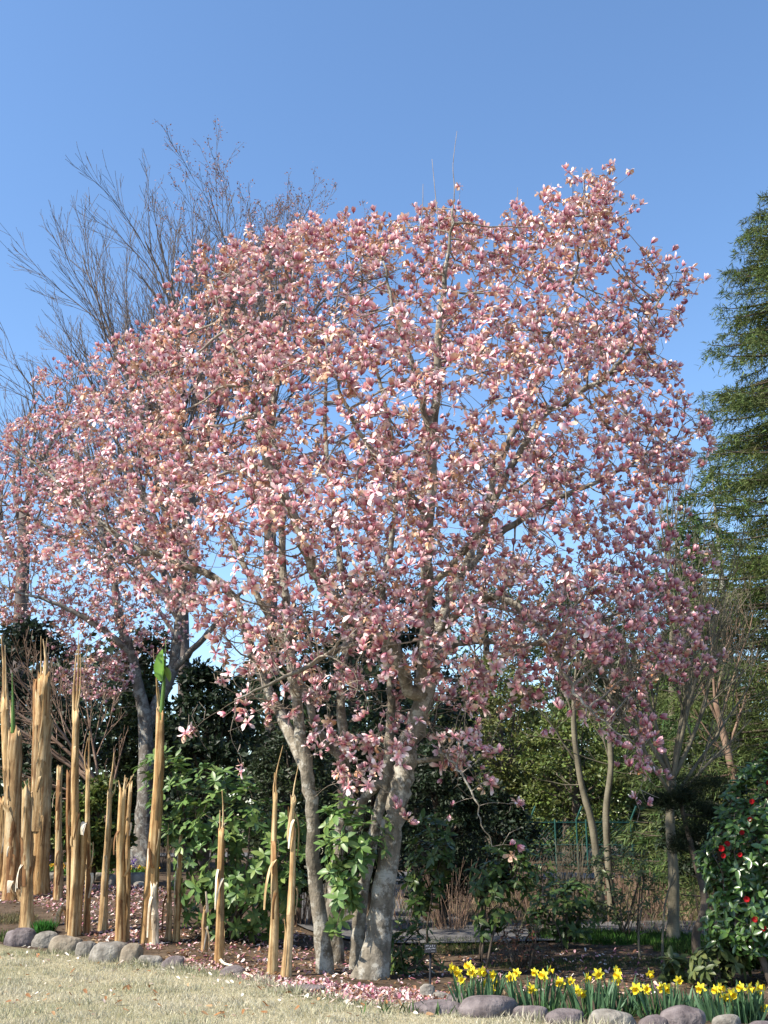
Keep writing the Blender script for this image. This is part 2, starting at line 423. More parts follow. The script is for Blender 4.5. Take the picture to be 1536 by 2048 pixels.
# ------------------------------------------------------------------ magnolia flowers
def flower_mesh(kind, seed, lod=0):
    r = np.random.RandomState(seed); g = Acc(); nt_ = 7 if kind != 'old' else 6
    if kind == 'cup': L, ph = .105, lambda t, lay: math.radians((58 if lay else 48) - (78 - lay * 14) * t + lay * 6)
    elif kind == 'half': L, ph = .112, lambda t, lay: math.radians((62 if lay else 52) - (46 if lay else 66) * t + 20 * lay * t)
    elif kind == 'open': L, ph = .115, lambda t, lay: math.radians((78 if lay else 58) + (34 if lay else -26) * t)
    else: L, ph = .10, lambda t, lay: math.radians(86 + 74 * t if lay else 60 + 50 * t)
    for k in range(nt_):
        lay = 1 if k < nt_ * .62 else 0
        az = k * 2 * math.pi / nt_ * (1.62) + r.uniform(-.3, .3); l_ = L * r.uniform(.85, 1.15); wd = l_ * r.uniform(.38, .54)
        tw = r.uniform(-.35, .35); off = r.uniform(-.22, .22)
        ts = [0, .38, .74, 1.]; ws = [.22, .72, 1., .28]
        rr, zz, tp = .006, 0, 0; V = []; cc = []
        ca, sa = math.cos(az), math.sin(az)
        if kind == 'old': b0 = A([.55, .30, .20]); b1 = A([.74, .54, .38]) if r.rand() < .7 else A([.42, .20, .08])
        elif kind == 'open': b0 = A([.60, .20, .26]); b1 = A([.92, .79, .75]) if r.rand() < .8 else A([.78, .58, .40])
        elif kind == 'half': b0 = A([.42, .085, .15]); b1 = A([.88, .66, .65]) if r.rand() < .8 else A([.74, .50, .34])
        else: b0 = A([.32, .045, .10]); b1 = A([.76, .46, .49])
        b0 = b0 * r.uniform(.85, 1.15); b1 = b1 * r.uniform(.88, 1.1)
        for t, wv in zip(ts, ws):
            a_ = ph(t, lay) + off
            rr += math.sin(a_) * l_ * (t - tp); zz += math.cos(a_) * l_ * (t - tp); tp = t
            cupn = A([-math.cos(a_), 0, math.sin(a_)])
            for s in ((-1, 1) if lod else (-1, 0, 1)):
                q = A([rr, 0, zz]) + A([0, s * wv * wd / 2, 0]) + cupn * (abs(s) * wv * wd * .16) + A([0, 0, s * tw * wv * wd * .3])
                V.append((q[0] * ca - q[1] * sa, q[0] * sa + q[1] * ca, q[2])); sb = float(sm((t - .05) / .9)); cc.append(b0 * (1 - sb) + b1 * sb)
        F = []
        for q in range(3):
            if lod: F.append((q * 2, q * 2 + 1, q * 2 + 3, q * 2 + 2))
            else:
                for c_ in range(2): F.append((q * 3 + c_, q * 3 + c_ + 1, q * 3 + c_ + 4, q * 3 + c_ + 3))
        g.add(V, A(F), A(cc))
    g.add([(.006, 0, -.012), (-.003, .005, -.012), (-.003, -.005, -.012), (.011, 0, .006), (-.006, .009, .006), (-.006, -.009, .006)],
          A([(0, 1, 4, 3), (1, 2, 5, 4), (2, 0, 3, 5)]), (.16, .14, .07))
    return g
FK = ('cup', 'half', 'open', 'old'); NV = 7
FL = {k: [flower_mesh(k, 10 * i + s, 1) for s in range(NV)] for i, k in enumerate(FK)}
FLM = {k: [flower_mesh(k, 10 * i + s).mesh('magnolia_flower_' + k) for s in range(NV)] for i, k in enumerate(FK)}
def place_flowers(root, pts, dirs, kinds, scale, n_parts=300):
    scr = []
    for p_ in pts:
        v = p_ - A([0, 0, EYE]); dep = v[1] * _cp + v[2] * _sp; x = 768 + FPX * v[0] / dep; y = 1024 - FPX * (-v[1] * _sp + v[2] * _cp) / dep
        scr.append((dep, 20 < x < 1516 and 20 < y < 2030))
    order = sorted(range(len(pts)), key=lambda i: (not scr[i][1], scr[i][0] / scale[i])); part = set(order[:n_parts])
    R = ax(dirs); g = Acc(); buckets = {}
    for i in range(len(pts)):
        v = rs.randint(NV)
        if i in part: pobj('flower', FLM[kinds[i]][v], M_blossom, root, R[i], scale[i], pts[i])
        else: buckets.setdefault((kinds[i], v), []).append(i)
    for (kd, v), ids in buckets.items():
        a = FL[kd][v]; T = np.vstack(a.V); tc = np.vstack(a.C)
        scatter(g, T, a.F, R[ids], A(scale)[ids], pts[ids], np.ones((len(ids), 3)) * (1 + .13 * rs.randn(len(ids), 1)).clip(.6, 1.25), tc)
    if buckets: obj('blossom', g, M_blossom, root, True, True)

def magnolia(name, label, Y0, base, limbs, att, bark):
    root = thing(name, label, 'tree', base, 'magnolia trees in bloom')
    pos = []; par = []; rad0 = []
    for li, (rows, attach, kind) in enumerate(limbs):
        q = limb_rows(rows, Y0)
        q[:, :3] += (.012 * rs.randn(len(q), 3)) * (np.linspace(0, 1, len(q))[:, None] > .1)
        if attach is None: q[0, 2] = H(q[0, 0], q[0, 1]) - .05; prev = -1
        else: prev = int(np.argmin([np.linalg.norm(p_ - q[0, :3]) for p_ in pos])); q = np.vstack([list(pos[prev]) + [q[0, 3]], q[1:]])
        a = Acc(); nn = 14 if q[0, 3] > .05 else 8
        th = np.arange(nn) * 2 * math.pi / nn
        prof = 1 + .06 * np.sin(th * 2 + rs.rand() * 6)[None] + .05 * rs.randn(len(q), nn)
        if attach is None:     # root flare
            prof *= .86 * (1 + (.5 if li == 0 else .2) * np.exp(-np.linspace(0, 1, len(q)) * 22))[:, None] * (1 + .12 * np.sin(3 * th + 1)[None] * np.exp(-np.linspace(0, 1, len(q)) * 20)[:, None])
        tube(a, q[:, :3], q[:, 3], nn, prof=prof); obj(kind, a, bark, root)
        for r_ in q: pos.append(r_[:3]); par.append(prev); rad0.append(r_[3]); prev = len(pos) - 1
    n0 = len(pos)
    Pp, Pr, tip, _ = colonize(pos, par, att)
    rad, live = pipe(Pp, Pr, .0042, keep=tip)
    rad[:n0] = rad0; live[:n0] = True
    for i in range(n0, len(Pp)): rad[i] = min(rad[i], rad[Pr[i]] * .9)
    a = Acc(); grow_mesh(a, Pp, Pr, rad, live, n0)
    cand = np.where(live & (np.arange(len(Pp)) >= n0))[0]; zc = Pp[cand, 2]; pk = np.exp(-np.clip(zc - np.percentile(zc, 18), 0, 9) / 1.1) + .12     # bare spur twigs, most of them low in the crown
    for i in rs.choice(cand, min(2600, len(cand) // 3), p=pk / pk.sum()):
        d_ = nrm(rs.randn(3) + A([0, 0, .35])); L_ = rs.uniform(.1, .34); e_ = nrm(d_ + .6 * rs.randn(3))
        tube(a, A([Pp[i], Pp[i] + d_ * L_ * .5, Pp[i] + d_ * L_ * .5 + e_ * L_ * .5]), [.0042, .0036, .0028], 3, cap=False)
    obj('branches', a, M_twig, root, True, True)
    return root, Pp, Pr, tip

CROWN = [(110, 1160), (90, 1000), (110, 900), (150, 800), (200, 750), (230, 670), (330, 590), (380, 525), (440, 470), (540, 470), (620, 452), (690, 428), (760, 440), (820, 432),
         (862, 395), (915, 370), (932, 440), (1000, 472), (1038, 390), (1090, 395), (1150, 355), (1232, 345), (1256, 410), (1236, 490), (1262, 540), (1300, 490), (1385, 545), (1390, 590), (1338, 625),
         (1330, 700), (1368, 760), (1375, 810), (1420, 850), (1412, 890), (1350, 950), (1338, 1060), (1365, 1120), (1440, 1310), (1385, 1350), (1310, 1390), (1325, 1500), (1300, 1590), (1275, 1530),
         (1150, 1420), (1050, 1390), (1000, 1440), (960, 1570), (900, 1590), (860, 1480), (790, 1560), (690, 1590), (620, 1490), (560, 1400), (470, 1440), (440, 1390), (400, 1250), (300, 1160), (200, 1170)]
def crown_points(poly, n, Y0, dens, thick, yshift):
    q = sample_poly(poly, n * 5); d = dens(q[:, 0], q[:, 1]); q = q[rs.rand(len(q)) < d][:int(n * 2.4)]
    ed = edgedist(q, poly); q = q + rs.randn(len(q), 2) * np.where(ed < 30, 13, 3)[:, None]; T = thick * np.sqrt(np.clip(ed / 330, .02, 1))
    u = rs.uniform(-1, 1, len(q)); u = np.sign(u) * np.abs(u) ** .75
    Y = Y0 + yshift(q[:, 0], q[:, 1]) + u * T
    p3 = A([P(a, b, c) for (a, b), c in zip(q, Y)]); fld = np.zeros(len(q)); rg = np.random.RandomState(4)
    for wl in (1.5, 1.1, .8, .6, .5): fld += np.sin(p3 @ (nrm(rg.randn(3)) * 6.283 / wl) + rg.rand() * 6.28)
    wgt = np.exp(.75 * fld); sel = rs.choice(len(q), n, replace=False, p=wgt / wgt.sum())
    return q[sel], p3[sel]
MB_ = G(745, 1955); MY = MB_[1]
limbs = [
 ([(742, 1960, 0, .165), (757, 1880, 0, .150), (768, 1760, 0, .140), (785, 1650, .03, .138), (801, 1570, .06, .135), (818, 1490, .1, .13), (842, 1415, .1, .125), (862, 1350, .15, .105), (876, 1260, .25, .085), (925, 1150, .5, .07), (962, 1050, .7, .06), (1010, 900, .9, .05), (1075, 760, 1., .04), (1120, 640, 1.05, .03), (1165, 500, 1., .018), (1195, 390, 1., .008)], None, 'trunk'),
 ([(652, 1930, .35, .105), (641, 1845, .35, .095), (629, 1740, .33, .09), (624, 1640, .3, .088), (612, 1540, .3, .085), (596, 1440, .3, .075), (583, 1330, .35, .065), (572, 1220, .4, .06), (563, 1100, .5, .052), (562, 980, .7, .045), (548, 850, .8, .036), (556, 700, .9, .025), (590, 540, 1, .012)], None, 'trunk'),
 ([(672, 1900, 1.1, .10), (664, 1830, 1.1, .095), (672, 1730, 1.1, .09), (692, 1590, 1.1, .09), (688, 1500, 1.2, .075), (684, 1380, 1.3, .06), (694, 1230, 1.6, .05), (672, 1050, 1.8, .045), (650, 880, 2., .035), (660, 700, 2.1, .02), (690, 520, 2.1, .01)], None, 'trunk'),
 ([(712, 1915, .7, .085), (728, 1760, .7, .08), (757, 1630, .6, .078), (774, 1550, .5, .075), (783, 1440, .5, .06), (778, 1340, .6, .05), (764, 1210, .8, .045), (790, 1020, 1., .04), (775, 830, 1.1, .03), (730, 660, 1.2, .02), (720, 500, 1.2, .01)], None, 'trunk'),
 ([(842, 1415, .1, .09), (851, 1300, 0, .085), (852, 1180, -.15, .08), (857, 1040, -.35, .07), (866, 900, -.5, .062), (872, 780, -.6, .05), (880, 640, -.65, .038), (897, 500, -.6, .022), (905, 420, -.55, .012)], 0, 'limb'),
 ([(820, 1400, 0, .085), (795, 1310, -.2, .08), (735, 1255, -.35, .078), (682, 1212, -.5, .075), (625, 1135, -.7, .065), (594, 1045, -.85, .055), (545, 945, -1, .048), (505, 810, -1, .036), (450, 660, -.8, .022), (420, 560, -.7, .01)], 0, 'limb'),
 ([(612, 1540, .3, .07), (566, 1440, .8, .066), (520, 1345, 1.1, .06), (458, 1185, 1.4, .055), (372, 1132, 1.5, .048), (265, 1092, 1.7, .04), (180, 1025, 1.9, .03), (100, 955, 2.1, .02), (20, 890, 2.2, .01)], 0, 'limb'),
 ([(688, 1520, 1.1, .055), (640, 1470, 1.1, .05), (600, 1360, 1.3, .045), (500, 1160, 1.6, .04), (420, 980, 1.8, .034), (330, 820, 2., .025), (250, 690, 2.1, .012)], 0, 'limb'),
 ([(764, 1560, .5, .06), (728, 1600, .7, .058), (700, 1660, .8, .06)], 0, 'limb'),
 ([(866, 880, -.5, .045), (846, 815, -.6, .042), (822, 735, -.7, .034), (790, 630, -.8, .022), (765, 520, -.8, .01)], 0, 'limb'),
 ([(962, 1050, .7, .05), (1020, 940, .5, .046), (1085, 835, .3, .042), (1160, 786, .2, .038), (1224, 744, .2, .033), (1266, 684, .2, .026), (1302, 630, .2, .017), (1345, 560, .2, .008)], 0, 'limb'),
 ([(925, 1150, .5, .045), (1010, 1060, .9, .042), (1110, 1000, 1.2, .036), (1220, 950, 1.4, .028), (1310, 900, 1.5, .018), (1395, 862, 1.6, .008)], 0, 'limb'),
 ([(876, 1260, .25, .05), (945, 1205, -.1, .046), (1005, 1195, -.4, .042), (1062, 1238, -.7, .036), (1105, 1300, -.9, .028), (1150, 1385, -1., .018), (1195, 1435, -1.1, .010), (1260, 1480, -1.2, .006)], 0, 'limb'),
 ([(868, 1310, .2, .04), (950, 1282, .5, .036), (1060, 1290, .9, .03), (1180, 1250, 1.2, .022), (1300, 1200, 1.3, .012), (1370, 1160, 1.4, .006)], 0, 'limb'),
 ([(852, 1180, -.15, .042), (905, 1130, -.5, .04), (960, 1060, -.8, .034), (1005, 1000, -1., .026), (1060, 960, -1.2, .015), (1110, 900, -1.3, .007)], 0, 'limb'),
 ([(857, 1040, -.35, .04), (800, 960, -.9, .036), (740, 900, -1.3, .028), (690, 800, -1.6, .018), (650, 700, -1.7, .008)], 0, 'limb'),
 ([(735, 1255, -.35, .04), (690, 1290, -.7, .034), (620, 1330, -1., .026), (540, 1370, -1.2, .016), (470, 1400, -1.3, .008)], 0, 'limb'),
 ([(890, 1520, .1, .03), (880, 1505, -.1, .022), (905, 1520, -.4, .017), (935, 1570, -.6, .012), (960, 1640, -.7, .008), (985, 1690, -.7, .005)], 0, 'limb'),
]
def dens(x, y):
    d = np.where(y < 1080, .85, np.where(y < 1250, .95, np.where(y < 1400, .6, .26)))
    d = np.where((x > 1000) & (y > 1050) & (y < 1330), 1., d)
    d = np.where(x < 300, .55, d)
    d = np.where((x > 380) & (x < 640) & (y > 1060) & (y < 1220), .6, d)
    return d
q, att = crown_points(CROWN, 5900, MY + .35, dens, 2.9, lambda x, y: np.clip((520 - x) / 520, 0, 1.2) * 1.6)
EXTRA = [(1262, 1470, -1), (1300, 1475, -1), (1311, 1471, -1), (1325, 1505, -1), (1268, 1540, -1), (1283, 1534, -1), (1291, 1548, -.9), (1270, 1596, -1), (1299, 1606, -1), (1035, 1606, -.6), (1020, 1690, -.6), (905, 1610, -.5), (965, 1512, -.6), (985, 1500, -.6), (978, 1562, -.7),
         (942, 1420, -.6), (945, 1482, -.6), (922, 1480, -.6), (1002, 1440, -.6), (1143, 1420, -1), (1120, 1418, -1), (692, 1552, -.2), (722, 1562, -.2), (470, 1440, -1.2), (484, 1530, -1), (385, 1460, 1), (370, 1465, 1), (1412, 1105, 1.2), (1378, 1082, 1.2), (1448, 1310, 1.), (1385, 1310, 1.), (1400, 1335, 1), (1362, 1330, 1), (1050, 1340, -.8), (1035, 1300, -.8), (1110, 1460, -1), (800, 1615, -.3), (815, 1640, -.3), (740, 1470, -.4), (660, 1440, -.6)]
q = np.vstack([q, [e[:2] for e in EXTRA]]); att = np.vstack([att, [P(x, y, MY + d) for x, y, d in EXTRA]])
root, NP_, NPar, tip = magnolia('magnolia_tree', 'large pink magnolia in full bloom with several grey trunks, growing beside the lawn', MY, MB_, limbs, att, M_mbark)
for rows in ([(903, 450, -.55), (909, 380, -.55), (906, 330, -.55), (914, 262, -.55)], [(880, 470, -.6), (872, 400, -.6), (864, 318, -.6)], [(838, 470, -.5), (845, 420, -.5), (846, 368, -.5)], [(1040, 480, .9), (1036, 430, .9), (1035, 375, .9)], [(1345, 650, .3), (1360, 642, .3), (1375, 636, .3)], [(1165, 420, 1), (1168, 380, 1), (1164, 335, 1)]):
    a = Acc(); qq = cr(A([P(x, y, MY + d) for x, y, d in rows]), 4); tube(a, qq, np.linspace(.008, .003, len(qq)), 5); obj('twig', a, M_twig, root)
ok = tip >= 0; ctr = P(760, 1000, MY + .4)
fp = []; fd = []; fk = []; fs = []
for i in np.where(ok)[0]:
    p_ = att[i]; x, y = q[i]
    if i < len(att) - len(EXTRA) and ((y > 1080 and rs.rand() < .25) or rs.rand() < .08): continue
    nfl = 1 + (rs.rand() < .65) + (rs.rand() < .4) + (rs.rand() < .2)
    tw = nrm(p_ - NP_[NPar[tip[i]]]); outw = nrm(p_ - ctr)
    for k in range(nfl):
        dr = nrm(.55 * tw + .35 * outw + A([0, 0, .75]) + .4 * rs.randn(3))
        off = 0 if k == 0 else rs.uniform(-.10, .10, 3) - A([0, 0, .03])
        u = rs.rand(); hi = np.clip((1150 - y) / 600, 0, 1); shade = np.clip((x - 950) / 350, 0, 1) * np.clip((y - 800) / 250, 0, 1)
        po = .06 + .19 * hi * (1 - shade); pc = .30 + .30 * shade - .06 * hi; ph = .34
        kd = 'old' if u < po else 'cup' if u < po + pc else 'half' if u < po + pc + ph else 'open'
        fp.append(p_ + off); fd.append(dr); fk.append(kd); fs.append(rs.uniform(.55, .98))
place_flowers(root, A(fp), A(fd), fk, fs)
print('magnolia flowers', len(fp), 'nodes', len(NP_))

# second magnolia, farther back on the left
B2 = G(287, 1744)
B2Y = B2[1]
limbs2 = [
 ([(287, 1748, 0, .30), (289, 1650, 0, .25), (291, 1540, 0, .22), (291, 1440, 0, .19), (276, 1370, -.1, .15), (262, 1310, -.2, .13), (240, 1240, -.3, .11), (225, 1150, -.3, .09), (190, 1020, -.2, .07), (150, 900, 0, .05), (110, 800, .1, .02)], None, 'trunk'),
 ([(291, 1460, 0, .16), (318, 1400, .2, .14), (345, 1340, .3, .13), (358, 1250, .4, .115), (385, 1170, .5, .10), (380, 1060, .6, .08), (360, 940, .7, .06), (350, 800, .8, .03)], 0, 'limb'),
 ([(345, 1340, .3, .09), (395, 1290, 0, .075), (445, 1230, -.3, .06), (480, 1190, -.5, .04), (520, 1150, -.5, .02)], 0, 'limb'),
 ([(262, 1310, -.2, .09), (220, 1270, -.6, .08), (160, 1230, -.9, .06), (90, 1200, -1, .04), (20, 1180, -1, .02)], 0, 'limb'),
 ([(225, 1150, -.3, .07), (170, 1100, .3, .055), (90, 1050, .6, .04), (0, 1000, .8, .02)], 0, 'limb'),
]
CROWN2 = [(-90, 1260), (-90, 890), (20, 872), (70, 800), (82, 735), (180, 740), (230, 680), (310, 700), (420, 900), (440, 1060), (400, 1180), (340, 1290), (270, 1330), (230, 1400), (120, 1390), (110, 1290), (90, 1220)]
q, att = crown_points(CROWN2, 2600, B2Y, lambda x, y: np.where((x < 130) | (y > 1150), 1., .7) * np.where((x > 330) & (y > 1150), .55, 1), 2.6, lambda x, y: x * 0)
root, NP_, NPar, tip = magnolia('magnolia_tree', 'smaller-flowered pink magnolia with one thick grey forked trunk behind the dry banana stems', B2Y, B2, limbs2, att, M_gbark)
ok = tip >= 0; ctr = P(230, 1100, B2Y); fp = []; fd = []; fk = []; fs = []
for i in np.where(ok)[0]:
    nfl = 1 + (rs.rand() < .5)
    for k in range(nfl):
        dr = nrm(nrm(att[i] - ctr) * .4 + A([0, 0, .8]) + .4 * rs.randn(3)); u = rs.rand()
        fk.append('old' if u < .14 else 'cup' if u < .42 else 'half' if u < .78 else 'open')
        fp.append(att[i] + (0 if k == 0 else rs.uniform(-.12, .12, 3))); fd.append(dr); fs.append(rs.uniform(.75, 1.05))
place_flowers(root, A(fp), A(fd), fk, fs)

# ------------------------------------------------------------------ bare trees
def bare_branch(acc, p, d, L, r, lev, maxlev, upb, ang, rng, buds, spacing=.32, minr=.004):
    n = max(4, int(L / .55)) if lev == 0 else max(3, int(L / .45)); pts = [p]; dd = nrm(d)
    for i in range(n):
        dd = nrm(dd + A([0, 0, upb]) / n + rng.randn(3) * .075); pts.append(pts[-1] + dd * L / n)
    pts = A(pts); rr = r * (1 - .82 * np.linspace(0, 1, n + 1)) ** .9 ; rr = np.maximum(rr, minr)
    tube(acc, pts, rr, 7 if r > .06 else 4 if r > .02 else 3, cap=False)
    if lev >= maxlev:
        if buds is not None:
            for t in (.4, .7, 1.): buds.append(pts[min(n, int(t * n))])
        return
    nb = max(2, int(L / spacing * (1.0 if lev else .8))); nb = min(nb, 13)
    for k in range(nb):
        t = .22 + .76 * (k + rng.rand()) / nb; f = t * n; i = min(int(f), n - 1); q = pts[i] + (pts[i + 1] - pts[i]) * (f - i)
        tdir = nrm(pts[i + 1] - pts[i]); s = nrm(np.cross(tdir, rng.randn(3))); a = ang * rng.uniform(.6, 1.3)
        nd = nrm(tdir * math.cos(a) + s * math.sin(a))
        if nd[2] < -.15: nd[2] *= -.5
        bare_branch(acc, q, nd, L * rng.uniform(.30, .58) * (1.15 - .6 * t), np.interp(f, range(n + 1), rr) * .62, lev + 1, maxlev, upb * .9, ang, rng, buds, spacing, minr)
def bare_tree(label, base, trunk, tr, mains, mat, seed, maxlev=3, upb=.25, ang=.48, minr=.006, budcol=None, group='bare leafless trees', spacing=.62, name='bare_tree', kind='tree', lfac=.93):
    """trunk: list of 3-D points; mains: list of (start index, [tip point], radius)"""
    rng = np.random.RandomState(seed); root = thing(name, label, kind, base, group)
    a = Acc(); tp = cr(A(trunk), 5); tp[0, 2] -= .05; rr = np.linspace(tr, tr * .62, len(tp)); rr[0] *= 1.35; rr[1] *= 1.1
    th = np.arange(10) * .628; tube(a, tp, rr, 10, prof=1 + .05 * rng.randn(len(tp), 10)); obj('trunk', a, mat, root)
    a = Acc(); buds = [] if budcol is not None else None
    for f, tipp, r in mains:
        s = tp[int(f * (len(tp) - 1))]; v = A(tipp) - s; L = np.linalg.norm(v)
        bare_branch(a, s, nrm(v) - A([0, 0, upb * .5]), L * lfac, r * .75, 0, maxlev, upb, ang, rng, buds, spacing * (1 if L > 4 else .6), minr)
    obj('branches', a, mat, root, True, True)
    if buds:
        b = A(buds); b = np.repeat(b, 2, 0) + rng.randn(len(b) * 2, 3) * .07; g = Acc()
        scatter(g, SMALL_T, SMALL_F, ax(rng.randn(len(b), 3)), rng.uniform(.05, .10, len(b)), b, colour(budcol, len(b), .25)); obj('buds', g, M_leaf, root, True, True)
    return root
def gz(px, Y):   # ground point under a pixel column at distance Y
    p_ = P(px, 1650, Y); p_[2] = H(p_[0], p_[1]); return p_
b = gz(372, 29); Y = 29
bare_tree('tall bare tree with fan of ascending grey branches rising behind the magnolias', b, [b, P(368, 1400, Y), P(366, 1180, Y), P(366, 1060, Y)], .19,
    [(.55, P(105, 660, Y - 1), .13), (.6, P(170, 560, Y + .5), .13), (.7, P(245, 475, Y - .5), .13), (.75, P(300, 400, Y + 1), .14), (.9, P(350, 400, Y), .14), (1, P(420, 410, Y + 1), .12), (.9, P(480, 410, Y - .5), .12), (.8, P(190, 610, Y + 1.5), .11), (.65, P(40, 800, Y), .10), (1, P(540, 440, Y + 1), .1), (.5, P(255, 560, Y - 1.5), .1), (.6, P(135, 620, Y + 2), .1), (.7, P(215, 500, Y - 2), .1), (.85, P(270, 425, Y + 2.2), .1), (.8, P(330, 410, Y - 1.5), .1), (.5, P(75, 730, Y + 1), .09), (1, P(450, 370, Y - 1.5), .1), (.55, P(150, 690, Y - 1), .09)], M_bare, 3, 3, .2, .38, .006, lfac=.84, spacing=.36)
b = gz(545, 33); Y = 33
bare_tree('bare tree with rusty budding crown tips behind the top of the big magnolia', b, [b, P(545, 1400, Y), P(540, 1100, Y), P(540, 720, Y)], .26,
    [(.88, P(465, 415, Y), .08), (.9, P(490, 385, Y + 1), .08), (.95, P(518, 370, Y - 1), .08), (.97, P(550, 370, Y), .08), (1, P(582, 365, Y + 1), .08), (1, P(610, 375, Y - .6), .08), (.95, P(635, 420, Y + .5), .08), (.9, P(650, 505, Y), .07), (.86, P(448, 510, Y), .07), (.9, P(590, 470, Y - 1.5), .07), (.9, P(500, 480, Y - 1.5), .07)], M_bare, 8, 3, .25, .42, .006, budcol=(.30, .13, .075), spacing=.36, lfac=.86)
b = gz(30, 36); Y = 36
bare_tree('bare tree with thin dark twigs at the back beside the dark evergreen', b, [b, P(35, 1400, Y), P(45, 1150, Y), P(50, 1020, Y)], .32,
    [(.7, P(-90, 690, Y), .12), (.8, P(-20, 640, Y + 1), .12), (.9, P(40, 660, Y - 1), .12), (1, P(100, 690, Y), .12), (1, P(170, 760, Y), .1), (.7, P(-110, 850, Y + 1), .1), (.8, P(140, 900, Y), .08)], M_bare, 21, 3, .3, .36, .005, lfac=.85)
b = G(1346, 1886); Y = b[1]
bare_tree('olive-grey bare tree with many spreading twigs beside the garden path, left of the conifer', b, [b, P(1347, 1750, Y), P(1340, 1640, Y), P(1345, 1560, Y)], .088,
    [(1, P(1175, 1230, Y + .3), .05), (1, P(1290, 1130, Y), .05), (1, P(1350, 1080, Y + .6), .05), (1, P(1430, 1090, Y - .3), .045), (1, P(1510, 1180, Y + .2), .05), (.8, P(1560, 1280, Y + .6), .04), (.9, P(1210, 1350, Y - .4), .035), (.8, P(1490, 1400, Y - .5), .04), (1, P(1410, 1230, Y + .9), .035), (.9, P(1250, 1230, Y + .9), .04), (.9, P(1150, 1300, Y + 1.), .03)], M_olive, 5, 3, .3, .5, .003, spacing=.26)
b = gz(1215, 21.5); Y = 21.5
bare_tree('slim bare tree with a straight pale stem in front of the green fence', b, [b, P(1212, 1640, Y), P(1222, 1530, Y), P(1218, 1430, Y), P(1225, 1330, Y)], .075,
    [(.5, P(1150, 1330, Y), .03), (.6, P(1290, 1320, Y), .03), (.8, P(1190, 1230, Y), .03), (1, P(1230, 1180, Y), .03), (.9, P(1270, 1220, Y), .028), (.7, P(1300, 1420, Y), .025), (.5, P(1120, 1480, Y), .025)], M_olive, 12, 3, .3, .5, .005, spacing=.4)
b = gz(1195, 19.5); Y = 19.5
bare_tree('slim bare tree with a leaning dark stem in front of the green fence', b, [b, P(1186, 1660, Y), P(1163, 1570, Y), P(1148, 1460, Y), P(1150, 1360, Y)], .07,
    [(.6, P(1060, 1360, Y), .03), (.8, P(1100, 1280, Y), .03), (1, P(1160, 1200, Y), .03), (.7, P(1040, 1470, Y), .025), (.5, P(1080, 1560, Y), .025), (1, P(1210, 1250, Y), .025)], M_olive, 13, 3, .3, .5, .005, spacing=.4)
b = gz(1490, 18.5); Y = 18.5
bare_tree('pinkish brown bare tree leaning behind the glossy camellia shrub', b, [b, P(1475, 1600, Y), P(1455, 1500, Y), P(1430, 1400, Y)], .09,
    [(.8, P(1360, 1260, Y), .04), (1, P(1420, 1190, Y), .04), (1, P(1480, 1250, Y + .5), .04), (.7, P(1540, 1320, Y), .04), (.6, P(1370, 1420, Y), .035), (.5, P(1390, 1560, Y), .03), (.9, P(1510, 1180, Y), .035)], M_red, 14, 3, .3, .55, .004, spacing=.35)
b = gz(1345, 27); Y = 27
bare_tree('tall thin bare tree with upright fine twigs against the sky beside the conifer', b, [b, P(1345, 1400, Y), P(1348, 1150, Y)], .12,
    [(.7, P(1320, 850, Y), .05), (.8, P(1350, 830, Y), .05), (1, P(1375, 900, Y), .045), (1, P(1400, 960, Y), .04), (.8, P(1300, 950, Y), .04), (1, P(1430, 1010, Y), .03)], M_olive, 15, 3, .4, .32, .006, spacing=.5)
b = G(238, 1752); Y = b[1] - .3
bare_tree('low reddish bare tree with arching branches sweeping left behind the tallest banana stems', b, [b, P(226, 1680, Y), P(212, 1620, Y), P(190, 1560, Y)], .10,
    [(1, P(60, 1470, Y), .05), (1, P(-60, 1330, Y), .06), (1, P(20, 1260, Y - .4), .05), (1, P(-40, 1420, Y), .045), (.8, P(-20, 1560, Y), .04), (.7, P(250, 1460, Y), .05), (.9, P(150, 1330, Y + .3), .05), (1, P(90, 1340, Y + .5), .04), (.8, P(60, 1590, Y + .4), .03), (.9, P(-80, 1270, Y + .6), .045)], M_red, 16, 3, .15, .5, .005, spacing=.4)

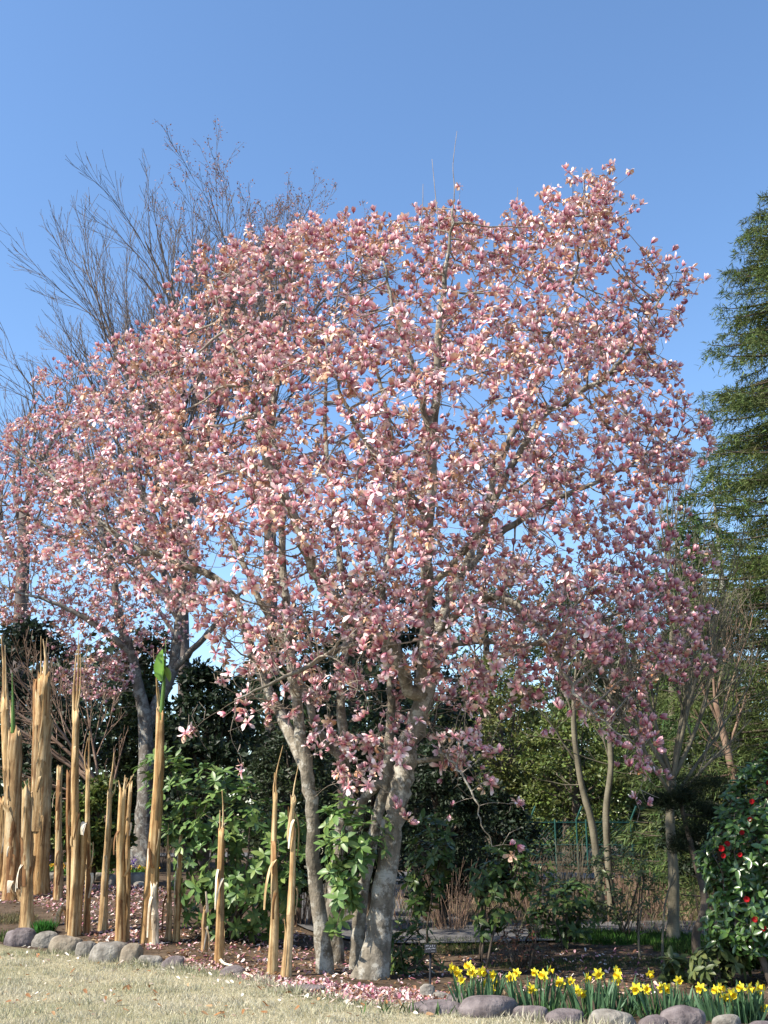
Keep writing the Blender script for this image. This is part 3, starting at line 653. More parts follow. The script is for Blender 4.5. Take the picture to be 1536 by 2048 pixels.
# ------------------------------------------------------------------ evergreen background
def evergreen(label, px, top, hw, Y, col, leaf, n, seed, lumps=90, kind='tree', bottom=0.0, group='evergreens behind the garden', name='evergreen_tree', mat=None, squash=.8):
    rng = np.random.RandomState(seed); b = gz(px, Y); ztop = P(px, top, Y)[2]; R = hw / ppm(Y, ztop * .6); hgt = ztop - b[2]
    root = thing(name, label, kind, b, group)
    a = Acc(); tp = A([b + A([0, 0, -.05]), b + A([.05, 0, hgt * .3]), b + A([-.05, 0, hgt * .6]), b + A([0, 0, hgt * .85])])
    tube(a, cr(tp, 4), np.linspace(max(.03 * hgt, .05), .02, 13), 7)
    cz = b[2] + hgt * (.5 + bottom / 2); rz = hgt * (.5 - bottom / 2)
    u = nrm(rng.randn(lumps, 3)); u[:, 1] = np.where(rng.rand(lumps) < .65, -abs(u[:, 1]), u[:, 1])
    rad = rng.uniform(.62, 1.0, lumps) ** .7
    cen = u * rad[:, None] * A([R, R * squash, rz]) * .86 + A([b[0], b[1], cz])
    taper = 1 - .35 * np.clip((cen[:, 2] - cz) / rz, 0, 1); cen[:, :2] = A(b[:2]) + (cen[:, :2] - A(b[:2])) * taper[:, None]
    for c_ in cen[::max(1, lumps // 14)]: tube(a, cr(A([tp[1] + A([0, 0, .1 * hgt]), (tp[1] + c_) / 2 + A([0, 0, .1]), c_]), 3), [.05, .045, .04, .035, .025, .02, .012], 4)
    obj('trunk', a, M_stem, root)
    li = rng.randint(0, lumps, n); lr = R * rng.uniform(.16, .34, lumps)
    v = nrm(rng.randn(n, 3)); v[:, 2] = np.abs(v[:, 2]) * .9 - .25
    pos = cen[li] + v * (lr[li] * rng.uniform(.3, 1., n) ** .5)[:, None]
    pos[:, 2] = np.maximum(pos[:, 2], H(pos[:, 0], pos[:, 1]) + .05)
    lc = colour(col, n, .2, .08) * (1 + .22 * rng.randn(lumps))[li].clip(.6, 1.5)[:, None]
    dr = v + .5 * rng.randn(n, 3) - A([0, 0, .2]); g = Acc()
    scatter(g, SMALL_T, SMALL_F, lf(dr, v + .6 * rng.randn(n, 3) + A([0, 0, .5])), leaf * rng.uniform(.6, 1.25, n), pos, lc)
    obj('crown', g, mat or M_leaf, root, True, True); return root
dk = (.028, .045, .018); dk2 = (.022, .036, .016); md = (.05, .075, .022); br = (.105, .135, .03); yl = (.12, .135, .037)
EV = [
 ('dark bluish evergreen tree at the back of the bare arching tree', 25, 1195, 125, 27, (.025, .038, .024), .2, 7000, 1),
 ('nearly black evergreen tree behind the fork of the grey trunk', 408, 1285, 100, 24, dk2, .17, 7500, 2),
 ('dark evergreen tree whose rounded top shows between the magnolia trunks', 570, 1180, 110, 30, dk, .19, 7000, 3),
 ('deep green evergreen tree behind the centre of the big magnolia', 705, 1110, 125, 34, dk, .2, 6500, 4),
 ('shaded evergreen tree behind the main magnolia trunk', 840, 1130, 115, 33, dk2, .2, 6500, 5),
 ('tall green evergreen tree behind the right-hand magnolia limbs', 985, 1060, 130, 51, md, .22, 7000, 6),
 ('dense evergreen tree above the yellow-green thicket', 1140, 1110, 120, 50, md, .22, 7000, 7),
 ('evergreen tree between the slim bare stems and the conifer', 1275, 1130, 110, 49, (.06, .075, .03), .2, 7000, 8),
 ('yellow-green leafy thicket rising behind the drooping magnolia branch', 1010, 1285, 135, 46, yl, .22, 10000, 9),
 ('bright green leafy thicket behind the green wire fence', 1150, 1400, 140, 44, br, .2, 9000, 10),
 ('small-leaved sunlit thicket behind the slim bare trees', 1250, 1430, 130, 47, (.085, .115, .03), .21, 9000, 11),
 ('dark shrubby evergreen in deep shade behind the camellia', 1470, 1370, 130, 23, dk, .14, 8000, 12),
 ('dark evergreen behind the leaning bare tree and banana stems', 110, 1390, 120, 25, dk2, .16, 7500, 13),
 ('mid green evergreen behind the grey forked trunk', 285, 1235, 100, 27, (.036, .055, .02), .17, 8500, 14),
 ('dark small-leaved evergreen right behind the magnolia trunks', 590, 1400, 115, 17.5, (.032, .046, .018), .09, 11000, 15),
 ('black-green evergreen in shade right of the main magnolia trunk', 880, 1430, 115, 18.5, dk2, .09, 11000, 16),
 ('dark evergreen mass between the magnolia trunks', 735, 1420, 100, 20, dk2, .11, 9000, 17),
 ('yellowish laurel shrub behind the slender banana stems', 190, 1545, 75, 19.5, br, .13, 4500, 18),
 ('green laurel shrub behind the tallest banana stem', 60, 1560, 75, 20.5, (.07, .10, .03), .13, 4500, 19),
 ('dark evergreen under the conifer beside the path', 1420, 1540, 110, 19.5, dk2, .1, 7000, 20),
 ('shaded evergreen shrub in front of the fence below the magnolia', 985, 1560, 95, 24, dk2, .13, 7000, 21),
]
for e in EV: evergreen(*e)
# far wood closing the view
def far_wood():
    g = Acc(); N = 52000; rng = np.random.RandomState(77)
    px = rng.uniform(-1100, 2600, N); Y = rng.uniform(52, 66, N)
    topz = 9 + 2.2 * np.sin(px / 90) + 1.5 * np.sin(px / 37 + 1)
    x = (px - 768) / FPX * Y; z = topz * rng.uniform(0, 1, N) ** .8
    scatter(g, SMALL_T, SMALL_F, lf(rng.randn(N, 3), rng.randn(N, 3) + A([0, -.6, .6])), rng.uniform(.4, .85, N), np.stack([x, Y, z + .2], -1), colour((.035, .052, .02), N, .25))
    o = obj('far_wood', g, M_leaf, None, True, True); tag(o, 'dark green wood far behind the garden', 'wood')
far_wood()

# conifers
def conifer(label, base, top, R0, n_br, seed, col, blade, per, name='conifer_tree', zmin=.04):
    rng = np.random.RandomState(seed); root = thing(name, label, 'tree', base, 'tall conifers'); hgt = top - base[2]
    a = Acc(); tube(a, A([base + A([0, 0, -.05]), base + A([0, 0, hgt * .5]), base + A([0, 0, hgt])]), [.018 * hgt, .011 * hgt, .01], 9); obj('trunk', a, M_gbark, root)
    a = Acc(); BP = []; BD = []; BC = []
    for k in range(n_br):
        f = zmin + (1 - zmin) * (k + rng.rand()) / n_br; z = base[2] + hgt * f; az = rng.uniform(0, 2 * math.pi)
        L = R0 * (1 - f) ** .66 * rng.uniform(.72, 1.18) + .25; o_ = A([math.cos(az), math.sin(az), 0]); s = A([-o_[1], o_[0], 0])
        n = 9; t = np.linspace(0, 1, n); curve = base + A([0, 0, hgt * f]) + o_ * (L * t)[:, None] + A([0, 0, 1]) * (L * (.12 * t - .42 * t ** 2 + .30 * t ** 3.5))[:, None]
        tube(a, curve, np.linspace(.016 * L + .012, .004, n), 4, cap=False)
        nsp = int(per * L)
        tt = rng.uniform(.18, 1, nsp) ** .8; c0 = A([np.interp(tt, t, curve[:, i]) for i in range(3)]).T
        side = rng.choice([-1, 1], nsp); ln = L * .30 * (1.1 - .75 * tt) * rng.uniform(.5, 1.2, nsp) + .12
        sd = o_ * .75 + s * side[:, None] * rng.uniform(.4, 1.1, nsp)[:, None] + A([0, 0, 1]) * rng.uniform(-.9, .2, nsp)[:, None]; sd = nrm(sd)
        shade = colour(col, nsp, .22)
        m_ = 11
        for q in range(m_):
            u = (q + .5) / m_
            BP.append(c0 + sd * (ln * u)[:, None] + A([0, 0, -1]) * (ln * .22 * u * u)[:, None])
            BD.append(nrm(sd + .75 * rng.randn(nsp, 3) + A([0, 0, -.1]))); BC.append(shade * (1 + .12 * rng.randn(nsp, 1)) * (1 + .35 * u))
    obj('branches', a, M_stem, root, True, True)
    BP = np.vstack(BP); BD = np.vstack(BD); BC = np.vstack(BC); N = len(BP); g = Acc()
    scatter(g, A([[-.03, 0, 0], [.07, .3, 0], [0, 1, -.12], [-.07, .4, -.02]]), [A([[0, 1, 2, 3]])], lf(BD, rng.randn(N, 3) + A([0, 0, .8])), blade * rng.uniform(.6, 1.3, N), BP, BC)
    obj('foliage', g, M_dull, root, True, True); return N
bc = gz(1715, 19.5)
nn = conifer('tall dense green conifer with feathery drooping branches, taller than the bare trees beside it', bc, P(1600, 380, 19.5)[2], 3.4, 460, 4, (.082, .108, .032), .125, 22)
bc = gz(1402, 29); nn2 = conifer('small narrow conifer with a pointed top beside the tall conifer', bc, P(1400, 1005, 29)[2], 2.3, 120, 6, (.075, .10, .032), .26, 8)
bc = gz(1490, 25); nn3 = conifer('shaded mid-height conifer tucked behind the tall conifer', bc, P(1490, 940, 25)[2], 2.6, 150, 9, (.05, .08, .025), .24, 8)
print('conifer blades', nn, nn2, nn3)

# ------------------------------------------------------------------ leafy shrubs in the bed
RH_T, RH_F = leaf_tpl(.40, .16, .10)
CA_T, CA_F = leaf_tpl(.46, .12, .18, prof=(.08, .85, 1., .66, .03))
def leaf_variants(T, F, cols, nm):
    out = []
    for c_ in cols:
        a = Acc(); tc = np.ones((len(T), 3)) * A(c_); tc[1::3] *= A([1.12, 1.1, 1.0])[None]
        a.add(T, F, tc); out.append((a.mesh(nm), A(c_)))
    return out
def put_leaves(root, pos, dY, up, size, var, T, F, mat, n_parts=300, front=None):
    R = lf(dY, up); N = len(pos); dep = pos[:, 1] - size * 6
    order = np.argsort(dep); part = order[:n_parts]; rest = order[n_parts:]
    vi = rs.randint(0, len(var), N)
    for i in part: pobj('leaf', var[vi[i]][0], mat, root, R[i], size[i], pos[i])
    if len(rest):
        g = Acc(); c_ = A([v[1] for v in var])[vi[rest]] * (1 + .1 * rs.randn(len(rest), 1)).clip(.7, 1.3)
        scatter(g, T, F, R[rest], size[rest], pos[rest], c_); obj('foliage', g, mat, root, True, True)
def shrub(name, label, cat, base, poly, Y, thick, ntip, size, per, var, T, F, mat, group, parts=300, el=(-.15, .55), stems=3, spread=.25, depthbias=0., single_leaves=False):
    base = A(base); root = thing(name, label, cat, base, group)
    q = sample_poly(poly, ntip); ed = edgedist(q, poly); Tt = thick * np.sqrt(np.clip(ed / 90, .05, 1))
    u = rs.uniform(-1, 1, ntip); att = A([P(a, b, Y + v * t) for (a, b), v, t in zip(q, u, Tt)])
    att[:, 2] = np.maximum(att[:, 2], H(att[:, 0], att[:, 1]) + .06)
    pos = []; par = []
    for k in range(stems):
        az = rs.uniform(0, 6.28); p0 = base + A([math.cos(az), math.sin(az), 0]) * rs.uniform(.02, .12); p0[2] = H(p0[0], p0[1]) - .03; pr = -1
        d_ = nrm(A([math.cos(az) * spread, math.sin(az) * spread, 1]))
        for i in range(4): pos.append(p0 + d_ * .1 * i); par.append(pr); pr = len(pos) - 1
    hgt = max(att[:, 2].max() - base[2], .3)
    Pp, Pr, tip, n0 = colonize(pos, par, att, D=.07 if hgt < 1.2 else .09, di=2.5, dk=.1, jit=.2, iters=90)
    rad, live = pipe(Pp, Pr, .0028, 2.2, keep=tip)
    a = Acc(); grow_mesh(a, Pp, Pr, rad, live, 0 if False else 1, 6); obj('stems', a, M_stem, root, True, True)
    ok = np.where(tip >= 0)[0]; ctr = att.mean(0); LP = []; LD = []; LU = []; LS = []
    for i in ok:
        ax_ = nrm(.5 * nrm(att[i] - Pp[Pr[tip[i]]]) + .5 * nrm(att[i] - ctr) + A([-.15, -.25, .7]) + .25 * rs.randn(3)); x = nrm(np.cross(ax_, rs.randn(3))); y = np.cross(ax_, x)
        n = max(3, int(per + rs.randint(-1, 2))); ph = rs.rand() * 6.28; s0 = size * rs.uniform(.75, 1.2)
        for k in range(n):
            an = ph + k * 6.283 / n + rs.uniform(-.25, .25); e = rs.uniform(*el); rd = x * math.cos(an) + y * math.sin(an)
            LD.append(rd * math.cos(e) + ax_ * math.sin(e)); LU.append(ax_ + .25 * rs.randn(3)); LP.append(att[i] + ax_ * rs.uniform(-.03, .01)); LS.append(s0 * rs.uniform(.75, 1.15))
    put_leaves(root, A(LP), A(LD), A(LU), A(LS), var, T, F, mat, parts)
    return root, att
def ell(cx, cy, rx, ry, n=14): return [(cx + rx * math.cos(t) * (1 + .12 * math.sin(3 * t)), cy + ry * math.sin(t)) for t in np.linspace(0, 6.283, n, endpoint=False)]
V_rh = leaf_variants(RH_T, RH_F, [(.125, .215, .055), (.105, .19, .05), (.15, .235, .07), (.085, .16, .045), (.175, .245, .065)], 'rhododendron_leaf')
V_dk = leaf_variants(RH_T, RH_F, [(.055, .105, .025), (.045, .085, .022), (.08, .125, .03), (.10, .135, .035)], 'dark_leaf')
V_ca = leaf_variants(CA_T, CA_F, [(.05, .105, .022), (.042, .09, .02), (.068, .125, .028)], 'camellia_leaf')
V_ol = leaf_variants(RH_T, RH_F, [(.10, .13, .045), (.13, .15, .05), (.075, .105, .035)], 'olive_leaf')
GR = 'broad-leaved shrubs in the flower bed'
b = G(452, 1888); b[1] += .15
shrub('rhododendron', 'large rhododendron with whorled bright green leaves behind the short banana stubs', 'shrub', b,
      [(278, 1530), (300, 1500), (345, 1492), (385, 1535), (430, 1532), (500, 1545), (522, 1590), (565, 1598), (622, 1640), (612, 1740), (585, 1800), (560, 1870), (470, 1885), (390, 1875), (345, 1800), (352, 1700), (300, 1620)], b[1] + .1, .75, 400, .15, 7, V_rh, RH_T, RH_F, M_rhodo, GR, stems=5)
b = G(694, 1908)
shrub('rhododendron', 'slender rhododendron with bright whorled leaves between the magnolia trunks', 'shrub', b,
      [(640, 1625), (665, 1580), (735, 1590), (790, 1650), (765, 1720), (715, 1750), (712, 1800), (690, 1890), (655, 1850), (660, 1780), (645, 1700)], MY - .15, .35, 62, .15, 7, V_rh, RH_T, RH_F, M_rhodo, GR, stems=2)
b = G(858, 1915)
shrub('rhododendron', 'dark green rhododendron just right of the thick leaning trunk', 'shrub', b,
      [(815, 1690), (850, 1630), (900, 1625), (915, 1690), (908, 1760), (870, 1810), (840, 1850), (812, 1790)], b[1] + .1, .5, 75, .14, 7, V_dk, RH_T, RH_F, M_rhodo, GR, stems=2)
b = G(815, 1950)
shrub('low_shrub', 'low leafy sucker shoots at the foot of the thick leaning trunk', 'shrub', b,
      [(775, 1850), (820, 1830), (880, 1870), (890, 1930), (850, 1960), (780, 1955)], b[1] + .05, .3, 55, .105, 5, V_dk, RH_T, RH_F, M_rhodo, GR, stems=4)
b = G(965, 1938)
shrub('evergreen_shrub', 'upright dark shrub with drooping leaves behind the first daffodil clump', 'shrub', b,
      [(930, 1740), (970, 1690), (1045, 1675), (1085, 1720), (1060, 1790), (1010, 1860), (960, 1880), (940, 1810)], b[1] + .15, .5, 95, .13, 5, V_dk, RH_T, RH_F, M_rhodo, GR, el=(-.6, .3), stems=2)
b = G(1135, 1898)
shrub('evergreen_shrub', 'rounded green shrub in front of the garden path', 'shrub', b, ell(1130, 1825, 75, 62), b[1] + .1, .55, 120, .12, 5, V_dk, RH_T, RH_F, M_rhodo, GR, stems=4)
b = G(1255, 1880)
shrub('evergreen_shrub', 'loose small-leaved shrub beside the olive-grey bare tree', 'shrub', b, ell(1240, 1770, 80, 85), b[1] + .2, .7, 150, .085, 5, V_ol, RH_T, RH_F, M_rhodo, GR, stems=5, parts=150)
b = G(1090, 1876)
shrub('evergreen_shrub', 'thin airy evergreen shrub by the path behind the rounded green shrub', 'shrub', b, ell(1090, 1745, 70, 65), b[1] + .9, .6, 110, .09, 5, V_dk, RH_T, RH_F, M_rhodo, GR, stems=4, parts=120)
b = G(1045, 1948)
shrub('twiggy_shrub', 'low reddish brown twiggy azalea behind the daffodils', 'shrub', b, ell(1045, 1890, 58, 48), b[1] + .1, .45, 150, .05, 4, leaf_variants(RH_T, RH_F, [(.12, .05, .03), (.16, .075, .04), (.07, .07, .03)], 'azalea_leaf'), RH_T, RH_F, M_rhodo, GR, stems=6, parts=60)
b = G(1352, 1965)
shrub('young_rhododendron', 'young rhododendron with long olive leaves beside the saplings behind the daffodils', 'shrub', b, ell(1352, 1935, 30, 22), b[1], .25, 14, .16, 6, V_ol, RH_T, RH_F, M_rhodo, GR, el=(-.5, .3), stems=2)
b = G(1440, 1972)
shrub('young_rhododendron', 'young rhododendron with brownish-olive leaves at the foot of the camellia', 'shrub', b, ell(1430, 1925, 58, 36), b[1], .35, 34, .15, 6, V_ol, RH_T, RH_F, M_rhodo, GR, el=(-.5, .3), stems=3)
b = G(1560, 1975)
croot, catt = shrub('camellia', 'glossy dark green camellia with red flowers beside the daffodils', 'shrub', b,
      [(1630, 1480), (1560, 1478), (1500, 1515), (1450, 1590), (1425, 1650), (1395, 1720), (1425, 1790), (1405, 1850), (1440, 1925), (1630, 1960)], b[1] + .4, .8, 1300, .10, 5, V_ca, CA_T, CA_F, M_gloss, GR, el=(-.3, .4), stems=4)
def camellia_flower():
    a = Acc(); T, F = leaf_tpl(.8, -.35, .25, prof=(.3, .8, 1., .8, .3))
    for k in range(8):
        an = k * 2.4; e = .35 + .1 * (k % 3); d_ = A([math.cos(an) * math.cos(e), math.sin(an) * math.cos(e), math.sin(e)])
        scatter(a, T, F, lf(d_[None], A([[0, 0, 1.]])), A([.05]), A([[0, 0, 0.]]), A([[.30, .008, .012]]) * (.8 + .4 * rs.rand()))
    return a
cf = camellia_flower().mesh('camellia_flower'); cen = camellia_flower
fl_px = [(1440, 1692), (1452, 1690), (1446, 1714), (1470, 1705), (1500, 1645), (1500, 1598), (1508, 1840), (1524, 1860), (1490, 1795), (1476, 1666), (1530, 1560)]
for x, y in fl_px:
    p_ = P(x, y, b[1] - .32 + rs.uniform(-.1, .1)); j = np.argmin(np.linalg.norm(catt - p_, axis=1)); c_ = catt[j] * .35 + p_ * .65
    pobj('flower', cf, M_blossom, croot, ax(A([[-.4, -.8, .3]]))[0], rs.uniform(.6, .85), c_)

# pruned pine with a flat pad whose dark colour stands for shade, saplings
b = G(1394, 1912); Y = b[1]; root = thing('pruned_pine', 'small pruned pine with a crooked trunk and flat needle pads coloured dark for shade', 'tree', b)
a = Acc(); tp = cr(A([b - A([0, 0, .05]), P(1392, 1870, Y), P(1404, 1835, Y), P(1408, 1790, Y + .1), P(1390, 1720, Y + .2), P(1372, 1650, Y + .3), P(1360, 1600, Y + .4)]), 5); tube(a, tp, np.linspace(.06, .03, len(tp)), 9); obj('trunk', a, M_stem, root)
for (x, y, rx, rz) in ((1325, 1592, .34, .13), (1395, 1575, .40, .19), (1360, 1600, .34, .16), (1400, 1660, .34, .16), (1370, 1690, .24, .12), (1428, 1625, .3, .16)):
    c_ = P(x, y, Y + .35); N = 2600; v = nrm(rs.randn(N, 3)) * (rs.rand(N, 1) ** .4); lo = rs.randint(0, 9, N); lc_ = (rs.rand(9, 3) - .5) * 1.3; pos = c_ + (v * .55 + lc_[lo]) * A([rx, rx * .8, rz]); g = Acc()
    scatter(g, NEED_T, NEED_F, lf(nrm(v * .6 + A([0, 0, .6]) + .7 * rs.randn(N, 3)), rs.randn(N, 3)), rs.uniform(.05, .09, N), pos, colour((.018, .028, .012), N)); obj('needle_pad', g, M_dull, root, True, True)
    a = Acc(); j = np.argmin(np.linalg.norm(tp - c_, axis=1)); tube(a, cr(A([tp[j], (tp[j] + c_) / 2 - A([0, 0, .04]), c_]), 4), np.linspace(.022, .01, 9), 6); obj('branch', a, M_stem, root)
for i, (x0, y0, pts, lab) in enumerate([(1324, 1925, [(1326, 1860), (1332, 1800), (1350, 1745)], 'thin crooked grey sapling beside the olive-grey bare tree'), (1280, 1915, [(1277, 1870), (1282, 1820)], 'short bare sapling stem beside the loose small-leaved shrub')]):
    b = G(x0, y0); root = thing('sapling', lab, 'sapling', b, 'thin saplings'); a = Acc(); tp = cr(A([b - A([0, 0, .03])] + [P(x, y, b[1]) for x, y in pts]), 5); tube(a, tp, np.linspace(.018, .007, len(tp)), 6); obj('stem', a, M_olive, root)
    a = Acc(); rng = np.random.RandomState(i); 
    for f in (.5, .65, .8, .95): bare_branch(a, tp[int(f * (len(tp) - 1))], nrm(rng.randn(3) * A([1, 1, .2]) + A([0, 0, .9])), .35, .006, 1, 2, .3, .6, rng, None, .12, .002)
    obj('twigs', a, M_olive, root, True, True)

# ------------------------------------------------------------------ bare brown stem clumps, grass tufts, bedding flowers
def stem_clump(px, py, hgt, n, spread, label, mat, seed, dY=0):
    rng = np.random.RandomState(seed); b = G(px, py); b[1] += dY; b[2] = H(b[0], b[1]); a = Acc()
    for k in range(n):
        az = rng.uniform(0, 6.28); r0 = rng.rand() ** .5 * .22 * hgt; p0 = b + A([math.cos(az) * r0, math.sin(az) * r0, -.03]); h = hgt * rng.uniform(.55, 1.1)
        top = p0 + A([math.cos(az) * spread * h * rng.rand(), math.sin(az) * spread * h * rng.rand(), h]) + rng.randn(3) * .04
        pts = cr(A([p0, (p0 + top) / 2 + rng.randn(3) * .03, top]), 3); tube(a, pts, np.linspace(.006, .0028, len(pts)), 4, cap=False)
        for q in range(2):
            i = rng.randint(2, len(pts)); tube(a, A([pts[i - 1], pts[i - 1] + A([rng.randn() * .06, rng.randn() * .06, .10 + .08 * rng.rand()])]), [.0032, .002], 3, cap=False)
    return single('bare_stem_clump', a, mat, label, 'shrub', b, 'leafless stem clumps in the bed')
for i, (x, y, h, n, sp, lab) in enumerate([
    (905, 1862, 1.0, 46, .5, 'leafless clump of thin reddish stems fanning up in front of the path'),
    (870, 1845, .8, 40, .35, 'leafless stem clump behind the dark green rhododendron by the path'),
    (1145, 1800, 1.3, 70, .35, 'pale dry stem clump beyond the path in front of the fence'),
    (1060, 1812, 1.0, 60, .35, 'brownish dry stem clump beyond the path behind the upright dark shrub'),
    (960, 1805, .9, 60, .35, 'dry stem clump beyond the path behind the fanning reddish stems'),
    (1230, 1815, .9, 60, .35, 'dry brown stem clump beyond the path behind the loose shrub'),
    (1420, 1868, .7, 30, .4, 'leafless stem clump on the path edge beside the pruned pine'),
    (1300, 1835, .8, 50, .4, 'leafless stem clump behind the trunk of the olive-grey bare tree'),
    (600, 1850, 1.0, 60, .3, 'dense leafless stem clump between the last banana stems and the magnolia trunks'),
    (640, 1822, 1.0, 60, .3, 'grey-brown stem clump behind the slimmer left magnolia trunk'),
    (1500, 1850, .8, 40, .4, 'leafless stem clump behind the camellia'),
    (130, 1722, .8, 60, .5, 'brown twiggy clump behind the bedding flowers and banana stems'),
    (320, 1735, .9, 60, .4, 'brown twiggy clump behind the green-leaved banana stem')]):
    stem_clump(x, y, h, n, sp, lab, M_red if i in (0, 1, 8) else M_olive if i in (2, 9) else M_red, 50 + i)
def tuft(name, label, px, py, rx, ry, n, hgt, col, cat='grass'):
    c_ = G(px, py); r = rs.rand(n) ** .5; t = rs.rand(n) * 6.283; x = c_[0] + rx * r * np.cos(t); y = c_[1] + ry * r * np.sin(t); g = Acc()
    up = np.stack([rs.randn(n) * .4, rs.randn(n) * .4, np.ones(n)], -1)
    scatter(g, A([[-.03, 0, 0], [.03, 0, 0], [.022, .55, -.04], [0, 1, -.2], [-.022, .55, -.04]]), [A([[0, 1, 2, 3, 4]])], lf(up, rs.randn(n, 3)), hgt * rs.uniform(.5, 1.2, n), np.stack([x, y, H(x, y) - .005], -1), colour(col, n, .2))
    o = obj(name, g, M_grass, None, True, True); tag(o, label, cat); return o
tuft('grass_patch', 'dark green grass growing under the shrubs in front of the path', 1240, 1880, 1.3, .9, 5000, .13, (.06, .14, .025))
tuft('grass_patch', 'green grass growing under the pruned pine', 1430, 1905, .8, .6, 2200, .12, (.07, .13, .03))
tuft('grass_patch', 'thin green weeds growing behind the small black sign', 925, 1895, .55, .9, 1400, .08, (.09, .12, .035))
tuft('grass_patch', 'fine mixed weeds growing between the shrubs behind the daffodils', 1180, 1930, 1.3, .5, 2200, .07, (.08, .11, .035))
tuft('grass_tuft', 'small fresh green grass tuft between the edging stones and the banana stems', 88, 1868, .13, .1, 420, .17, (.05, .17, .03))
tuft('grass_tuft', 'sparse grass tuft growing in front of the first edging stone', 22, 1885, .16, .12, 200, .15, (.11, .16, .05))
tuft('weed_patch', 'dry grey-green weeds around the base of the green-tipped banana stem', 22, 1850, .35, .35, 1200, .08, (.17, .15, .08))
def dry_field():
    n = 16000; x = rs.uniform(-1, 11, n); y = rs.uniform(17.3, 30, n); k = 1 - .75 * (np.sin(x * 2.3 + y) * np.sin(y * 1.1 - x) < -.2); kk = rs.rand(n) < k; x, y = x[kk], y[kk]; n = len(x); g = Acc()
    up = np.stack([rs.randn(n) * .35, rs.randn(n) * .35, np.ones(n)], -1)
    scatter(g, A([[-.02, 0, 0], [.02, 0, 0], [0, 1, -.2]]), NEED_F, lf(up, rs.randn(n, 3)), rs.uniform(.12, .42, n), np.stack([x, y, H(x, y)], -1), np.where(rs.rand(n, 1) < .3, colour((.15, .16, .06), n, .25), colour((.27, .19, .13), n, .25)))
    o = obj('dry_grass', g, M_grass, None, True, True); tag(o, 'dry brown stalks covering the ground beyond the garden path', 'dry grass')
dry_field()
# dry leaf litter on the soil
def litter(name, label, polys, T, F, cols, size, mat, lift=.004):
    g = Acc()
    for poly, n in polys:
        q = sample_poly(poly, n); pos = A([G(*p_) for p_ in q]); ed = lawn_edge(pos[:, 0]); pos[:, 2] += np.where(pos[:, 1] < ed + .02, .045, lift) + rs.rand(n) * .012
        ci = rs.randint(0, len(cols), n); c_ = A(cols)[ci] * (1 + .18 * rs.randn(n, 1)).clip(.5, 1.4)
        up = np.stack([rs.randn(n) * .42, rs.randn(n) * .42, np.ones(n)], -1)
        scatter(g, T, F, lf(np.cross(up, rs.randn(n, 3)), up), size * rs.uniform(.6, 1.3, n), pos, c_)
    o = obj(name, g, mat, None, True, True); tag(o, label, 'petals' if 'petal' in name else 'leaves'); return o
PT, PF = leaf_tpl(.55, -.25, .22, rows=(0, .4, .8, 1.), prof=(.3, .9, 1., .3))
PC = [(.74, .58, .54), (.60, .34, .36), (.42, .15, .20), (.80, .72, .64), (.34, .17, .10), (.66, .48, .38), (.26, .13, .08), (.62, .36, .38)]
litter('fallen_petals', 'pink and white magnolia petals lying thick on the soil along the lawn edge', [
    ([(545, 1975), (600, 1955), (720, 1975), (860, 1985), (920, 2000), (900, 2020), (830, 2022), (720, 2008), (620, 1992)], 2600),
    ([(340, 1915), (440, 1930), (560, 1955), (600, 1975), (550, 1985), (430, 1955), (330, 1938)], 750),
    ([(80, 1768), (300, 1775), (345, 1830), (330, 1900), (250, 1900), (150, 1870), (60, 1830), (-20, 1830), (-20, 1780)], 4000),
    ([(340, 1850), (640, 1870), (740, 1930), (700, 1965), (540, 1945), (350, 1910)], 1100),
    ([(780, 1930), (1000, 1900), (1300, 1900), (1450, 1960), (1300, 1990), (950, 1985), (800, 1975)], 700)], PT, PF, PC, .046, M_petal)
litter('fallen_leaves', 'brown dead leaves and twigs scattered over the soil of the bed', [
    ([(-60, 1760), (350, 1765), (700, 1860), (1000, 1870), (1600, 1880), (1600, 1990), (900, 1995), (500, 1950), (0, 1860)], 3800),
    ([(850, 1790), (1536, 1790), (1536, 1850), (850, 1850)], 1800), ([(330, 1905), (560, 1945), (560, 1960), (330, 1935)], 260)], SMALL_T, SMALL_F, [(.20, .11, .05), (.13, .075, .04), (.26, .17, .09), (.32, .23, .13)], .065, M_petal)
litter('lawn_litter_petals', 'single white petals and torn scraps scattered on the lawn', [([(0, 1900), (500, 1965), (760, 2015), (900, 2048), (0, 2048)], 46), ([(0, 1893), (330, 1940), (520, 1972), (520, 1990), (0, 1925)], 60), ([(560, 1995), (900, 2035), (900, 2040), (560, 2015)], 60)], PT, PF, [(.82, .76, .66), (.74, .58, .5), (.8, .7, .56)], .045, M_petal)
litter('lawn_litter_leaves', 'curled orange-brown dead leaves scattered on the lawn', [([(0, 1910), (500, 1975), (900, 2040), (1000, 2048), (0, 2048)], 95)], PT, PF, [(.36, .17, .07), (.30, .15, .07), (.42, .25, .13)], .055, M_petal)

